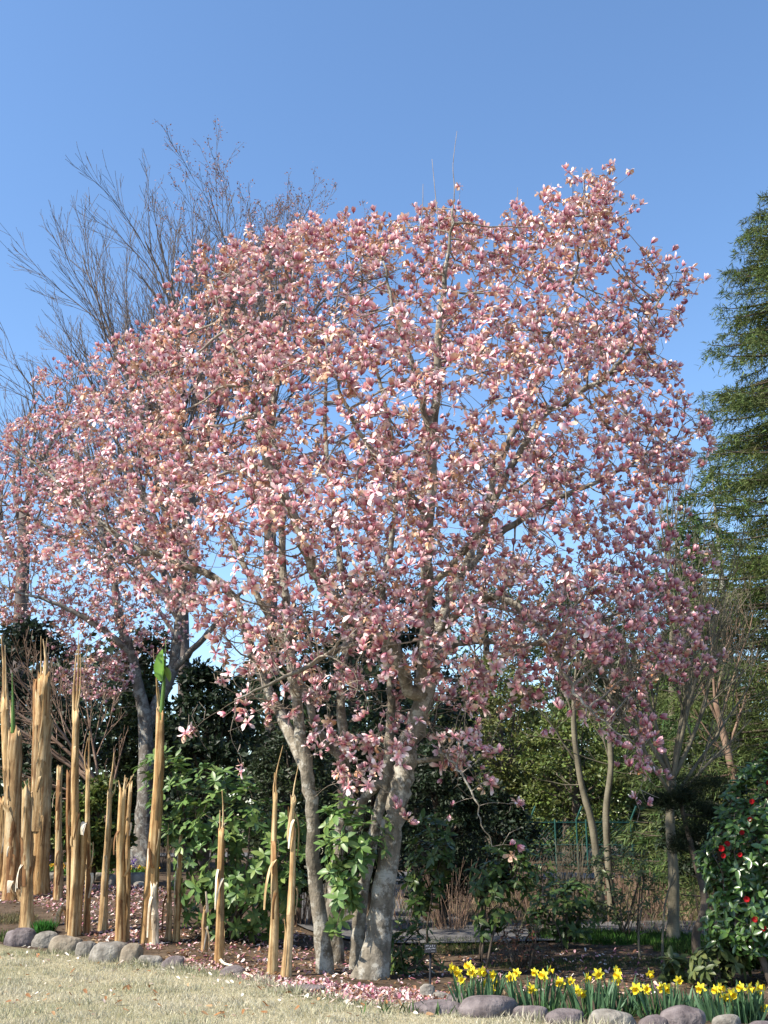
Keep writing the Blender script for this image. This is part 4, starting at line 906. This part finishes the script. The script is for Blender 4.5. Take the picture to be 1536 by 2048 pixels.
# bedding flowers behind the banana stems
def bed_plant(px, py, col, label, tall=False, grp='bedding flowers in the back bed'):
    b = G(px, py); root = thing('bedding_flower', label, 'flower', b, grp); g = Acc(); n = 46
    d_ = nrm(rs.randn(n, 3) * A([1, 1, .5]) + A([0, 0, .5])); scatter(g, SMALL_T, SMALL_F, lf(d_, rs.randn(n, 3) + A([0, 0, 1])), rs.uniform(.06, .12, n), b + rs.randn(n, 3) * A([.07, .06, .03]) + A([0, 0, .05]), colour((.09, .19, .03), n)); obj('leaves', g, M_leaf, root, True, True)
    g = Acc(); n = 60 if tall else 30
    pos = b + (rs.randn(n, 3) * A([.028, .028, .06]) + A([0, 0, .24]) if tall else np.repeat(rs.randn(6, 3) * A([.09, .06, .015]) + A([0, 0, .15]), 5, 0) + rs.randn(30, 3) * .006)
    scatter(g, SMALL_T, SMALL_F, lf(rs.randn(n, 3), rs.randn(n, 3) + A([-.3, -.8, .5])), rs.uniform(.035, .06, n), pos, colour(col, n, .15)); obj('petals', g, M_blossom, root, True, True)
    if tall: a = Acc(); tube(a, A([b, b + A([0, 0, .25])]), [.008, .006], 5); obj('stalk', a, M_daff, root)
bed_plant(266, 1752, (.25, .12, .48), 'purple flower spike beside the foot of the grey forked trunk', True)
bed_plant(92, 1745, (.33, .20, .42), 'mauve flower with green leaves behind the thickest banana stem', True)
for x in (98, 108, 128, 136, 186, 198, 210, 262, 272, 284, 296): bed_plant(x, 1750 + rs.randint(0, 6), (.75, .42, .02) if rs.rand() < .7 else (.8, .58, .05), 'yellow-orange pansy in the back bed behind the banana stems', False, 'yellow pansies along the back bed')

# ------------------------------------------------------------------ stones
def rock(px, bot, wd, h, mat, label, group, seed, sink=.25):
    rng = np.random.RandomState(seed); b = G(px, bot); k = ppm(b[1], b[2]); rx = wd / 2 / k; hz = h / k; b = b + A([0, rx * .6, 0]); b[2] = H(b[0], b[1])
    import bmesh
    bm = bmesh.new(); bmesh.ops.create_icosphere(bm, subdivisions=4, radius=1); V = A([v.co[:] for v in bm.verts]); F = A([[v.index for v in f.verts] for f in bm.faces]); bm.free()
    dsp = np.zeros(len(V))
    for f_, am in ((1.3, .14), (2.4, .09), (4.5, .05), (9, .022), (17, .010)):
        for _ in range(3): dsp += am * np.sin(V @ (nrm(rng.randn(3)) * f_) + rng.rand() * 6.28)
    V = V * (1 + dsp)[:, None]; V = np.sign(V) * np.abs(V) ** rng.uniform(.75, .98)
    V[:, 2] = np.where(V[:, 2] > .62, .62 + (V[:, 2] - .62) * .6, V[:, 2])
    rz = hz / (1.75 * (1 - sink * .5)); an = rng.uniform(-.5, .5); V = V @ A([[math.cos(an), -math.sin(an), 0], [math.sin(an), math.cos(an), 0], [0, 0, 1]])
    V = V * A([rx, rx * rng.uniform(.7, .9), rz]) + b + A([0, 0, rz * (1 - sink * 2) * .8]); a = Acc(); a.add(V, F); return single('stone', a, mat, label, 'stone', b, group)
GL = 'grey stones edging the lawn by the banana stems'; LL = 'rounded grey stone in the row edging the lawn below the banana stems'
for i, (x, y, wd, h, m_, lab) in enumerate([
    (35, 1893, 62, 42, M_stone2, 'dark mossy stone at the start of the row, under the ragged banana stem'), (82, 1897, 52, 34, M_stone, 'rounded grey stone between the dark mossy stone and the broad brownish stone'), (123, 1911, 60, 42, M_stone3, 'broad brownish rounded stone next to the leaning egg-shaped stone'), (168, 1919, 42, 42, M_stone, 'leaning egg-shaped stone between two rounded stones below the banana stems'),
    (211, 1929, 64, 48, M_stone, 'largest pale rounded stone in the row below the banana stems'), (260, 1932, 40, 42, M_stone3, 'smooth upright brownish stone beside the largest rounded stone'), (293, 1938, 52, 30, M_stone, 'low flat grey stone near the end of the row below the banana stems'), (342, 1944, 44, 34, M_stone2, 'small jagged dark stone ending the row below the banana stems'),
    (462, 1958, 44, 24, M_stone2, 'half-buried dark stone at the lawn edge by the curled sheath'), (612, 1986, 52, 16, M_stone2, 'flat stone half covered by petals in front of the magnolia trunks')]): rock(x, y, wd, h, m_, lab, GL, 200 + i)
GD = 'stones edging the daffodil bed'; LD_ = 'rounded purplish grey stone edging the daffodil bed'
for i, (x, y, wd, h, m_, lab) in enumerate([
    (975, 2040, 104, 50, M_stone2, 'largest purplish stone in front of the first daffodil clump'), (1063, 2048, 66, 42, M_stone2, 'rounded purplish stone right beside the largest one, under the full daffodil clump'), (1140, 2058, 72, 40, M_stone2, 'low purplish stone just before the pale cracked stone of the daffodil bed'), (1222, 2068, 78, 48, M_stone, 'pale cracked grey stone among the purplish stones of the daffodil bed'), (1318, 2070, 68, 44, M_stone2, 'purplish stone between the pale cracked stone and the tall sloping stone'),
    (1384, 2070, 76, 54, M_stone2, 'tall sloping purplish stone beside the last daffodil clumps'), (1462, 2072, 62, 46, M_stone, 'light grey stone at the end of the daffodil bed edging'), (1540, 2080, 74, 40, M_stone2, 'purplish stone past the light grey stone, under the camellia'),
    (872, 2036, 86, 32, M_stone2, 'low flat purplish stone between the petals and the daffodil bed'), (853, 1996, 26, 30, M_stone, 'small upright brown stone at the foot of the black sign'), (884, 2001, 36, 18, M_stone, 'small pale stone among the petals beside the black sign'), (925, 2010, 44, 20, M_stone2, 'flat grey stone behind the first daffodil clump')]): rock(x, y, wd, h, m_, lab, GD, 300 + i)
GB = 'stones edging the back flower bed'
for i, (x, y, wd, h) in enumerate([(100, 1766, 42, 22), (136, 1764, 28, 16), (168, 1768, 24, 14), (190, 1766, 36, 18), (216, 1772, 30, 24), (270, 1771, 40, 26), (298, 1778, 26, 18), (275, 1783, 24, 14)]): rock(x, y, wd, h, M_stone, 'brownish stone in the low border of the back flower bed behind the banana stems', GB, 400 + i)

# ------------------------------------------------------------------ dry banana stems
def banana(base, top, w0, w1, label, tips=(), sheaths=3, shreds=2, mat=None, bend=0., lean=0., seed=0, greens=(), pale_end=False, forks=()):
    rng = np.random.RandomState(seed); mat = mat or M_banana
    b = G(*base); Y = b[1]; k = ppm(Y, b[2] + .8); t = P(top[0], top[1], Y + lean); root = thing('banana_stem', label, 'dry stem', b, 'dry cut banana stems')
    n, m = 18, 16; f = np.linspace(0, 1, m); ctl = A([b - A([0, 0, .04]), b * .66 + t * .34 + A([bend / k, 0, 0]) + A([rng.randn() * .012, 0, 0]), b * .33 + t * .67 + A([bend * .8 / k, 0, 0]) + A([rng.randn() * .012, 0, 0]), t])
    ax_ = cr(ctl, 5); r = .8 * (w0 + (w1 - w0) * f ** .8) / 2 / k; r[:2] *= A([1.16, 1.06]); th = np.arange(n) * 2 * math.pi / n
    pr = 1 + .07 * np.cos(2 * th[None] + rng.rand() * 6 + f[:, None] * 1.5) + .05 * np.cos(5 * th[None] + rng.rand() * 6 - f[:, None]) + .035 * rng.randn(1, n) + .02 * rng.randn(m, n)
    a = Acc(); tt, aa, bb = frames(ax_); V = ax_[:, None] + (r[:, None] * pr)[:, :, None] * (np.cos(th)[None, :, None] * aa[:, None] + np.sin(th)[None, :, None] * bb[:, None])
    V[-1] += (rng.uniform(-1., 1.2, n) * r[-1])[:, None] * tt[-1]
    inner = ax_[-2] + (V[-1] - ax_[-1]) * .55; V = np.vstack([V.reshape(-1, 3), inner]); i = np.arange(m - 1)[:, None] * n; kk = np.arange(n)[None]; k2 = (kk + 1) % n
    F = [np.stack([i + kk, i + k2, i + n + k2, i + n + kk], -1).reshape(-1, 4)]; o_ = (m - 1) * n; kk = np.arange(n); k2 = (kk + 1) % n
    F += [np.stack([o_ + kk, o_ + k2, o_ + n + k2, o_ + n + kk], -1), A([list(range(o_ + n, o_ + 2 * n))])]; a.add(V, F, [(1, 1, 1), (1.08, 1.02, .92), (.86, .82, .78), (.95, .85, .72), (1.1, 1.12, 1.1)][seed % 5]); obj('stem', a, mat, root)
    at = lambda q: A([np.interp(q, f, ax_[:, c_]) for c_ in range(3)]); rt = lambda q: float(np.interp(q, f, r))
    for s in range(sheaths):       # old leaf sheaths still wrapping the stem
        f0 = rng.uniform(0, .55) if s else 0; f1 = min(f0 + rng.uniform(.25, .6), .97); t0 = rng.uniform(0, 6.28); dl = rng.uniform(1.5, 2.8); R_, Cc = 12, 7; V = []
        fl = rng.uniform(.05, .8)
        for u in np.linspace(0, 1, R_):
            c_ = at(f0 + (f1 - f0) * u); rr = rt(f0 + (f1 - f0) * u) * (1.03 + .018 * s + fl * max(0, u - .8) ** 1.3 * 5); wv = dl * (1 - .75 * max(0, u - .62) / .38)
            for v in np.linspace(-.5, .5, Cc): an = t0 + v * wv; V.append(c_ + rr * (1 + .03 * rng.randn()) * A([math.cos(an), math.sin(an), 0]) + A([0, 0, (rng.uniform(-.035, .05) if u == 1 else 0)]))
        i, j = np.meshgrid(np.arange(Cc - 1), np.arange(R_ - 1)); q = (j * Cc + i).ravel(); a = Acc(); a.add(V, A([q, q + 1, q + Cc + 1, q + Cc]).T, A([1, 1, 1]) * rng.uniform(.6, 1.22)); obj('sheath', a, (M_brown if rng.rand() < .22 else M_banana) if mat is not M_pale else M_pale, root)
    for s in range(shreds):        # torn strips curling away
        f0 = rng.uniform(.25, .9); an = rng.choice([math.pi * 1.5 + rng.uniform(-1.2, 1.2), rng.uniform(0, 6.28)], p=[.7, .3]); o2 = A([math.cos(an), math.sin(an), 0]); sd = A([-o2[1], o2[0], 0]); p_ = at(f0) + o2 * rt(f0) * 1.02; wd = rng.uniform(.025, .06); hug = rng.uniform(.06, .26); L = rng.uniform(.10, .36) if s % 2 else rng.uniform(.25, .6); V = []; dz = 1 if rng.rand() < .25 else -1
        for u in np.linspace(0, 1, 7):
            c_ = p_ + o2 * (L * hug * math.sin(u * 1.9) * (1 - .35 * u)) + sd * (L * .1 * math.sin(u * 2.2 + s)) + A([0, 0, dz * L * (u - .2 * math.sin(u * 3)) + .03]); wv = wd * (1 - .5 * u)
            for v in (-.5, 0, .5): V.append(c_ + sd * wv * v + o2 * abs(v) * -.012)
        i, j = np.meshgrid(np.arange(2), np.arange(6)); q = (j * 3 + i).ravel(); a = Acc(); a.add(V, A([q, q + 1, q + 4, q + 3]).T); obj('torn_strip', a, M_pale if rng.rand() < .28 else M_banana if rng.rand() < .7 else M_brown, root)
    for tp_ in tips:               # stringy remains of the leaf stalks
        e = P(tp_[0], tp_[1], Y + lean); s0 = ax_[-2] + rng.randn(3) * r[-1] * .3; a = Acc(); pts = cr(A([s0, s0 * .5 + e * .5 + A([rng.randn() * .02, 0, 0]), e]), 5); w_ = tp_[2] / 2 / k if len(tp_) > 2 else .02
        tube(a, pts, np.linspace(max(w_, .012), .004, len(pts)), 7, prof=1 + .18 * rng.randn(len(pts), 7).clip(-1, 1)); obj('stalk_tip', a, mat, root)
    for g_ in greens:
        e = P(g_[0], g_[1], Y + lean); s0 = P(g_[2], g_[3], Y + lean - r[-1] * .2); a = Acc(); pts = cr(A([s0, s0 * .5 + e * .5 + A([.008, 0, 0]), e]), 5); tube(a, pts, np.linspace(g_[4] / 2 / k, .004, len(pts)), 8, col=(.13, .24, .05)); obj('green_shoot', a, M_shoot, root)
    if pale_end:
        a = Acc(); c_ = at(.99); V = []; wd = r[-1] * 2.1
        for u, (dy, dz) in enumerate(((0, .05), (-.03, .02), (-.05, -.05), (-.045, -.12))):
            for v in (-.5, -.15, .2, .5): V.append(c_ + A([v * wd * (1 - .18 * u), dy - r[-1] * .9, dz + rng.uniform(-.012, .012)]))
        i, j = np.meshgrid(np.arange(3), np.arange(3)); q = (j * 4 + i).ravel(); a.add(V, A([q, q + 1, q + 5, q + 4]).T); obj('cut_end', a, M_pale, root)
    return root
banana((14, 1800), (8, 1400), 34, 20, 'tall banana stem bent at the top, behind the green-tipped stem', [(2, 1270, 14), (10, 1290, 9)], 4, 4, bend=6, seed=1)
banana((22, 1822), (30, 1462), 46, 31, 'thick banana stem with a thin green shoot standing at its top', [(20, 1400, 10)], 4, 4, seed=2, greens=[(24, 1345, 26, 1475, 11), (24, 1430, 24, 1480, 12)])
banana((74, 1812), (88, 1350), 50, 33, 'thickest tall banana stem with layered brown sheaths and a cut flat top', [(86, 1278, 15), (94, 1275, 6), (82, 1272, 5)], 7, 5, seed=3)
banana((66, 1812), (72, 1362), 26, 14, 'long narrow sheath column pressed against the thickest banana stem', [], 3, 3, mat=M_brown, seed=4)
banana((55, 1858), (52, 1580), 35, 20, 'ragged banana stem standing right behind the first dark edging stone', [(58, 1555, 8), (48, 1562, 6)], 3, 4, seed=5)
banana((4, 1790), (2, 1600), 34, 18, 'short stout banana stem half hidden beside the green-tipped stem', [], 3, 2, seed=6)
banana((42, 1815), (38, 1570), 20, 14, 'narrow banana stem behind the ragged stem with a white torn flap', [], 2, 3, seed=7, pale_end=True)
banana((78, 1812), (82, 1695), 38, 24, 'broken dark brown banana stump leaning on the thickest stem', [], 3, 3, mat=M_brown, seed=8)
banana((113, 1826), (119, 1535), 20, 13, 'slim banana stem with white torn flaps, fifth from the lawn stones', [], 2, 5, seed=9)
banana((118, 1822), (117, 1650), 16, 12, 'slim cut banana stem with a white cut end in front of another slim stem', [], 1, 1, seed=10, pale_end=True)
banana((145, 1876), (152, 1420), 25, 16, 'tallest thin grey-brown banana stem ending in a long pointed tip', [(157, 1268, 9), (153, 1300, 10), (160, 1290, 5)], 4, 4, seed=11)
banana((138, 1862), (137, 1542), 13, 11, 'narrow dark banana stem standing close against the pointed tall stem', [], 2, 1, mat=M_brown, seed=12)
banana((153, 1874), (169, 1650), 22, 15, 'slanting banana stem with a broad white cut end', [], 2, 2, seed=13, pale_end=True)
banana((173, 1870), (176, 1540), 17, 10, 'slender banana stem with a thin fibrous tip beside the slanting cut stem', [(179, 1462, 7), (176, 1475, 5)], 2, 2, seed=14)
banana((205, 1862), (220, 1580), 22, 12, 'slightly leaning banana stem with a frayed narrow top', [(228, 1505, 8), (224, 1540, 6), (232, 1560, 4)], 3, 4, seed=15)
banana((240, 1892), (246, 1580), 28, 18, 'banana stem split at the top into several jagged prongs', [(237, 1560, 9), (250, 1550, 10), (256, 1556, 7), (268, 1548, 4)], 4, 5, seed=16)
banana((252, 1888), (262, 1565), 16, 10, 'thin banana stem standing close behind the pronged stem', [(263, 1552, 7)], 2, 3, seed=17)
r13 = banana((297, 1888), (321, 1420), 40, 19, 'tall smooth banana stem topped by a fresh green leaf', [(306, 1302, 5), (312, 1340, 8), (326, 1400, 9), (330, 1395, 6)], 3, 3, seed=18, greens=[(332, 1278, 322, 1440, 12)])
Y = ORG[r13.name][1]; T, F = leaf_tpl(.42, .08, .35, rows=(0, .2, .5, .8, 1.), prof=(.35, .9, 1., .7, .1))
a = Acc(); p0 = P(324, 1362, Y - .03); dv = P(322, 1298, Y - .03) - p0; scatter(a, T, F, lf(dv[None], A([[-.5, -.8, .1]])), A([np.linalg.norm(dv)]), p0[None], A([[.15, .31, .03]])); obj('green_leaf', a, M_shoot, r13)
a = Acc(); p0 = P(330, 1335, Y); dv = P(339, 1360, Y - .05) - p0; scatter(a, T, F, lf(dv[None], A([[.4, -.8, .3]])), A([np.linalg.norm(dv) * 1.1]), p0[None], A([[.24, .36, .06]])); obj('green_leaf', a, M_shoot, r13)
banana((311, 1890), (308, 1768), 19, 18, 'short bleached white banana stump at the foot of the green-leaved stem', [], 4, 2, mat=M_pale, seed=19)
banana((337, 1882), (337, 1710), 16, 8, 'thin straight banana stem beside the rhododendron, ending in a bare spike', [(337, 1648, 7)], 2, 2, seed=20)
banana((352, 1884), (362, 1672), 17, 9, 'thin banana stem with a white rolled tip beside the bare-spiked stem', [], 2, 4, seed=21)
banana((409, 1900), (411, 1818), 21, 9, 'knee-high banana stub in front of the rhododendron', [(411, 1810, 7)], 3, 3, seed=22)
banana((437, 1928), (443, 1660), 23, 14, 'banana stem with a dark frayed top in front of the rhododendron', [(444, 1580, 5), (440, 1620, 6), (449, 1645, 7)], 3, 3, seed=23)
banana((544, 1946), (551, 1585), 25, 10, 'tall straight banana stem with split fibres on top, beside the magnolia trunks', [(549, 1545, 6), (553, 1540, 5), (566, 1490, 3)], 3, 4, seed=24)
banana((572, 1953), (585, 1592), 27, 9, 'twisted banana stem with drooping torn strips, nearest to the magnolia trunks', [(587, 1585, 8), (597, 1530, 3)], 3, 6, seed=25, bend=4)
banana((110, 1856), (128, 1812), 16, 10, 'short banana stub leaning over behind the edging stones', [], 1, 1, seed=26)
banana((45, 1826), (22, 1768), 20, 15, 'fallen cut banana piece with a white end leaning on the ragged stem', [], 1, 0, seed=27, pale_end=True)
# curled sheath lying on the ground
a = Acc(); pts = cr(A([G(x, y) + A([0, 0, z]) for x, y, z in ((432, 1922, .06), (445, 1938, .05), (462, 1948, .07), (480, 1955, .05), (503, 1968, .06))]), 5); V = []
for i, p_ in enumerate(pts):
    u = i / (len(pts) - 1); wd = .05 * (1 - .4 * abs(u - .4))
    for v in (-1, -.4, .4, 1): V.append(p_ + A([.25 * v * wd, v * wd, .02 * v * v]))
i, j = np.meshgrid(np.arange(3), np.arange(len(pts) - 1)); q = (j * 4 + i).ravel(); a.add(V, A([q, q + 1, q + 5, q + 4]).T)
single('fallen_sheath', a, M_pale, 'long pale strip of dry banana sheath curled on the soil by the lawn edge', 'dry sheath', G(445, 1938))

# ------------------------------------------------------------------ daffodils
def daff_petals():
    a = Acc(); T, F = leaf_tpl(.55, .1, .1, rows=(0, .4, .75, 1.), prof=(.45, 1., .8, .06))
    for k in range(6):
        an = k * math.pi / 3; d_ = A([[math.cos(an), math.sin(an), .12 + .1 * (k % 2)]]); scatter(a, T, F, lf(d_, A([[0, 0, 1.]])), A([.046]), A([[0, 0, 0.]]), A([[.86, .76, .07]]))
    return a
def trumpet():
    a = Acc(); n = 10; zs = [0, .018, .032, .04]; rr = [.010, .0125, .0155, .022]; V = []
    for z, r in zip(zs, rr):
        for k in range(n): an = k * 6.283 / n; q = r * (1 + (.12 * (-1) ** k if z == .04 else 0)); V.append((q * math.cos(an), q * math.sin(an), z))
    i = np.arange(3)[:, None] * n; k = np.arange(n)[None]; k2 = (k + 1) % n; a.add(V, np.stack([i + k, i + k2, i + n + k2, i + n + k], -1).reshape(-1, 4), (.86, .60, .02)); return a
DP, DT = daff_petals().mesh('daffodil_petals'), trumpet().mesh('daffodil_trumpet')
def strap(seed):
    r = np.random.RandomState(seed); a = Acc(); V = []; bx = r.uniform(-.25, .25); L = 1.
    for u in np.linspace(0, 1, 6):
        wd = .045 * (1 - .85 * max(0, u - .7) / .3)
        for v in (-.5, 0, .5): V.append((v * wd, bx * u * u, u * L * (1 - .12 * u * u) + abs(v) * 0 - .0))
    V = A(V); V[1::3, 1] -= .008; i, j = np.meshgrid(np.arange(2), np.arange(5)); q = (j * 3 + i).ravel(); a.add(V, A([q, q + 1, q + 4, q + 3]).T, A([.065, .13, .06]) * r.uniform(.8, 1.3)); return a.mesh('daffodil_leaf')
LM = [strap(s) for s in range(8)]
DC = [((955, 2014), 34, 75, [(906, 1936), (914, 1945), (923, 1960), (935, 1932), (944, 1945), (965, 1945), (985, 1951), (972, 1968), (982, 1979), (988, 1966)], 'first daffodil clump of the row, with ten blooms behind the largest purplish stone'),
      ((1020, 2018), 10, 40, [(1021, 1956), (1032, 1947)], 'small daffodil clump with paired blooms between two fuller clumps'),
      ((1080, 2026), 40, 82, [(1068, 1946), (1085, 1951), (1103, 1941), (1062, 1979), (1119, 1966), (1141, 1964)], 'full daffodil clump with broad leaves spilling over a purplish stone'),
      ((1185, 2034), 38, 80, [(1153, 1981), (1165, 1989), (1178, 1956), (1197, 1949)], 'daffodil clump with two low and two high blooms behind the pale cracked stone'),
      ((1238, 2028), 30, 78, [(1236, 1941), (1234, 1951), (1233, 1965)], 'tall daffodil clump with three blooms stacked above each other'),
      ((1330, 2036), 40, 72, [(1272, 1979), (1293, 1979), (1302, 1950), (1324, 1977), (1335, 1979), (1358, 1962)], 'wide daffodil clump with one bloom raised above the young rhododendron leaves'),
      ((1396, 2036), 30, 66, [(1400, 1978)], 'leafy daffodil clump carrying a single bloom'),
      ((1462, 2046), 40, 74, [(1429, 1981), (1443, 1977), (1444, 2000), (1455, 1998), (1465, 1990), (1480, 1976)], 'daffodil clump with a tight group of nodding blooms by the light grey stone'),
      ((1520, 2044), 30, 84, [(1502, 1978), (1521, 1975), (1522, 1987), (1516, 2001), (1526, 2017)], 'daffodil clump under the camellia with blooms down one side')]
for ci, ((bx, by), nl, hp, bl, lab) in enumerate(DC):
    b = G(bx, by); k = ppm(b[1], .2); root = thing('daffodil_clump', lab, 'daffodils', b, 'daffodil clumps along the bed edge'); wd = .07 + nl * .0036
    for i in range(int(nl * 1.7)):
        o_ = A([rs.uniform(-1, 1) * wd, rs.uniform(-.8, .8) * wd * .7, -.01]); d_ = nrm(A([o_[0] * 1.6 + .08 * rs.randn(), o_[1] * 1.4 + .1 * rs.randn(), 1])); h = hp / k * rs.uniform(.65, 1.1)
        x = nrm(np.cross(rs.randn(3), d_)); R = np.stack([x, np.cross(d_, x), d_], -1); M3 = R @ np.diag([.55 if h > .3 else .42, h, h]) if False else R
        pobj('leaf', LM[rs.randint(8)], M_daff, root, M3 @ np.diag([.42 + .1 * rs.rand(), h, h]), 1, b + o_)
    for (x, y) in bl:
        p_ = P(x, y, b[1] + rs.uniform(-.06, .1)); s0 = b + A([(p_[0] - b[0]) * .6, rs.uniform(-.05, .06), 0]); dr = nrm(A([-.2 + .75 * rs.randn(), -.7, -.2 + .25 * rs.randn()])); nb = p_ - dr * .035
        a = Acc(); st = cr(A([s0, s0 * .4 + nb * .6 + A([0, 0, .04]), nb + A([0, .012, .022]), nb]), 4); tube(a, st, .0042, 5, col=(.10, .2, .06)); obj('stalk', a, M_daff, root)
        R = ax(dr[None])[0]; f_ = pobj('flower', DP, M_blossom, root, R, rs.uniform(.95, 1.35), nb + dr * .012)
        t_ = bpy.data.objects.new('trumpet', DT); C.objects.link(t_); t_.parent = f_
        if not DT.materials: DT.materials.append(M_blossom)
tuft('green_shoots', 'low broad green shoots growing between the daffodil clumps and the stones', 1150, 2036, 1.9, .12, 260, .16, (.08, .16, .05), 'shoots')

# ------------------------------------------------------------------ sign, fence, board
b = G(860, 1990); Y = b[1]; root = thing('plant_sign', 'small black plant name sign on a dark stake beside the magnolia', 'sign', b)
def box(acc, c_, sx, sy, sz, R=np.eye(3), col=None):
    V = A([(x, y, z) for x in (-.5, .5) for y in (-.5, .5) for z in (-.5, .5)]) * A([sx, sy, sz]); acc.add(V @ A(R).T + A(c_), A([(0, 1, 3, 2), (4, 6, 7, 5), (0, 4, 5, 1), (2, 3, 7, 6), (0, 2, 6, 4), (1, 5, 7, 3)]), col)
k = ppm(Y, .4); pc = P(861, 1897, Y); ti = math.radians(-25); Rt = A([[1, 0, 0], [0, math.cos(ti), -math.sin(ti)], [0, math.sin(ti), math.cos(ti)]])
a = Acc(); tube(a, A([b - A([0, 0, .05]), pc - A([0, -.02, .03])]), .012, 8); obj('stake', a, M_black, root)
a = Acc(); box(a, pc, 24 / k, .008, 17 / k, Rt); pl = obj('plate', a, M_black, root, False)
a = Acc(); rng = np.random.RandomState(3)
for row, (n_, z0) in enumerate(((5, .27), (6, -.05))):
    for i in range(n_):
        cx = (-.38 + i * .76 / max(n_ - 1, 1)) * 22 / k
        for _ in range(3): vert = rng.rand() < .5; box(a, pc + Rt @ A([cx + rng.uniform(-.005, .005), -.0062, z0 * 17 / k + rng.uniform(-.006, .006)]), .0022 if vert else .011, .0015, .012 if vert else .0022, Rt)
for i in range(4): box(a, pc + Rt @ A([(.1 + i * .09) * 22 / k, -.0062, -.34 * 17 / k]), .005, .0015, .004, Rt)
obj('lettering', a, M_shaded_letter, pl, False)

Y = 41.; root = thing('wire_fence', 'green chain-link fence with outward bent post tops behind the slim bare trees', 'fence', gz(1150, Y))
z1 = P(1100, 1640, Y)[2]; x0, x1 = P(1000, 1650, Y)[0], P(1330, 1650, Y)[0]
for px in (1060, 1110, 1153, 1172, 1215, 1262, 1310, 1020):
    q = gz(px, Y); a = Acc(); tall = px in (1060, 1153, 1262); e = A([q - A([0, 0, .1]), A([q[0], Y, z1])] + ([A([q[0] + .12, Y - .1, z1 + .3]), A([q[0] + .2, Y - .15, z1 + .5])] if tall else [A([q[0], Y, z1 + .02])]))
    tube(a, e, .034, 6); obj('post', a, M_green, root)
for zz in (.1, .5, .95): 
    a = Acc(); tube(a, A([[x0, Y, z1 * zz], [x1, Y, z1 * zz]]), .02, 6); obj('rail', a, M_green, root)
a = Acc(); s = .16
for u in np.arange(x0 - z1, x1, s):
    for sg in (1, -1):
        pts = A([[u, Y + .03, .05], [u + z1, Y + .03, z1]]) if sg == 1 else A([[u + z1, Y + .035, .05], [u, Y + .035, z1]]); tube(a, pts, .005, 3, cap=False)
obj('wire_mesh', a, M_green, root, True, True)
b = gz(612, 24); Y = 24; root = thing('cream_board', 'pale cream board on short posts seen through the gap beside the magnolia trunk', 'board', b); a = Acc(); zt, zb = P(612, 1682, Y)[2], P(612, 1748, Y)[2]
xa, xb = P(588, 1700, Y)[0], P(672, 1700, Y)[0]
for i in range(4): a = Acc(); h = (zt - zb) / 4; box(a, ((xa + xb) / 2, Y, zb + h * (i + .5)), xb - xa, .03, h - .012); obj('plank', a, M_cream, root, False)
for x in (xa + .1, xb - .1): a = Acc(); box(a, (x, Y + .05, (b[2] + zt) / 2 - .02), .07, .06, zt - b[2]); obj('post', a, M_cream, root, False)
print('tris', sum(len(o.data.loop_triangles) or sum(p.loop_total - 2 for p in o.data.polygons) for o in sc.objects if o.type == 'MESH' and o.data.users == 1))
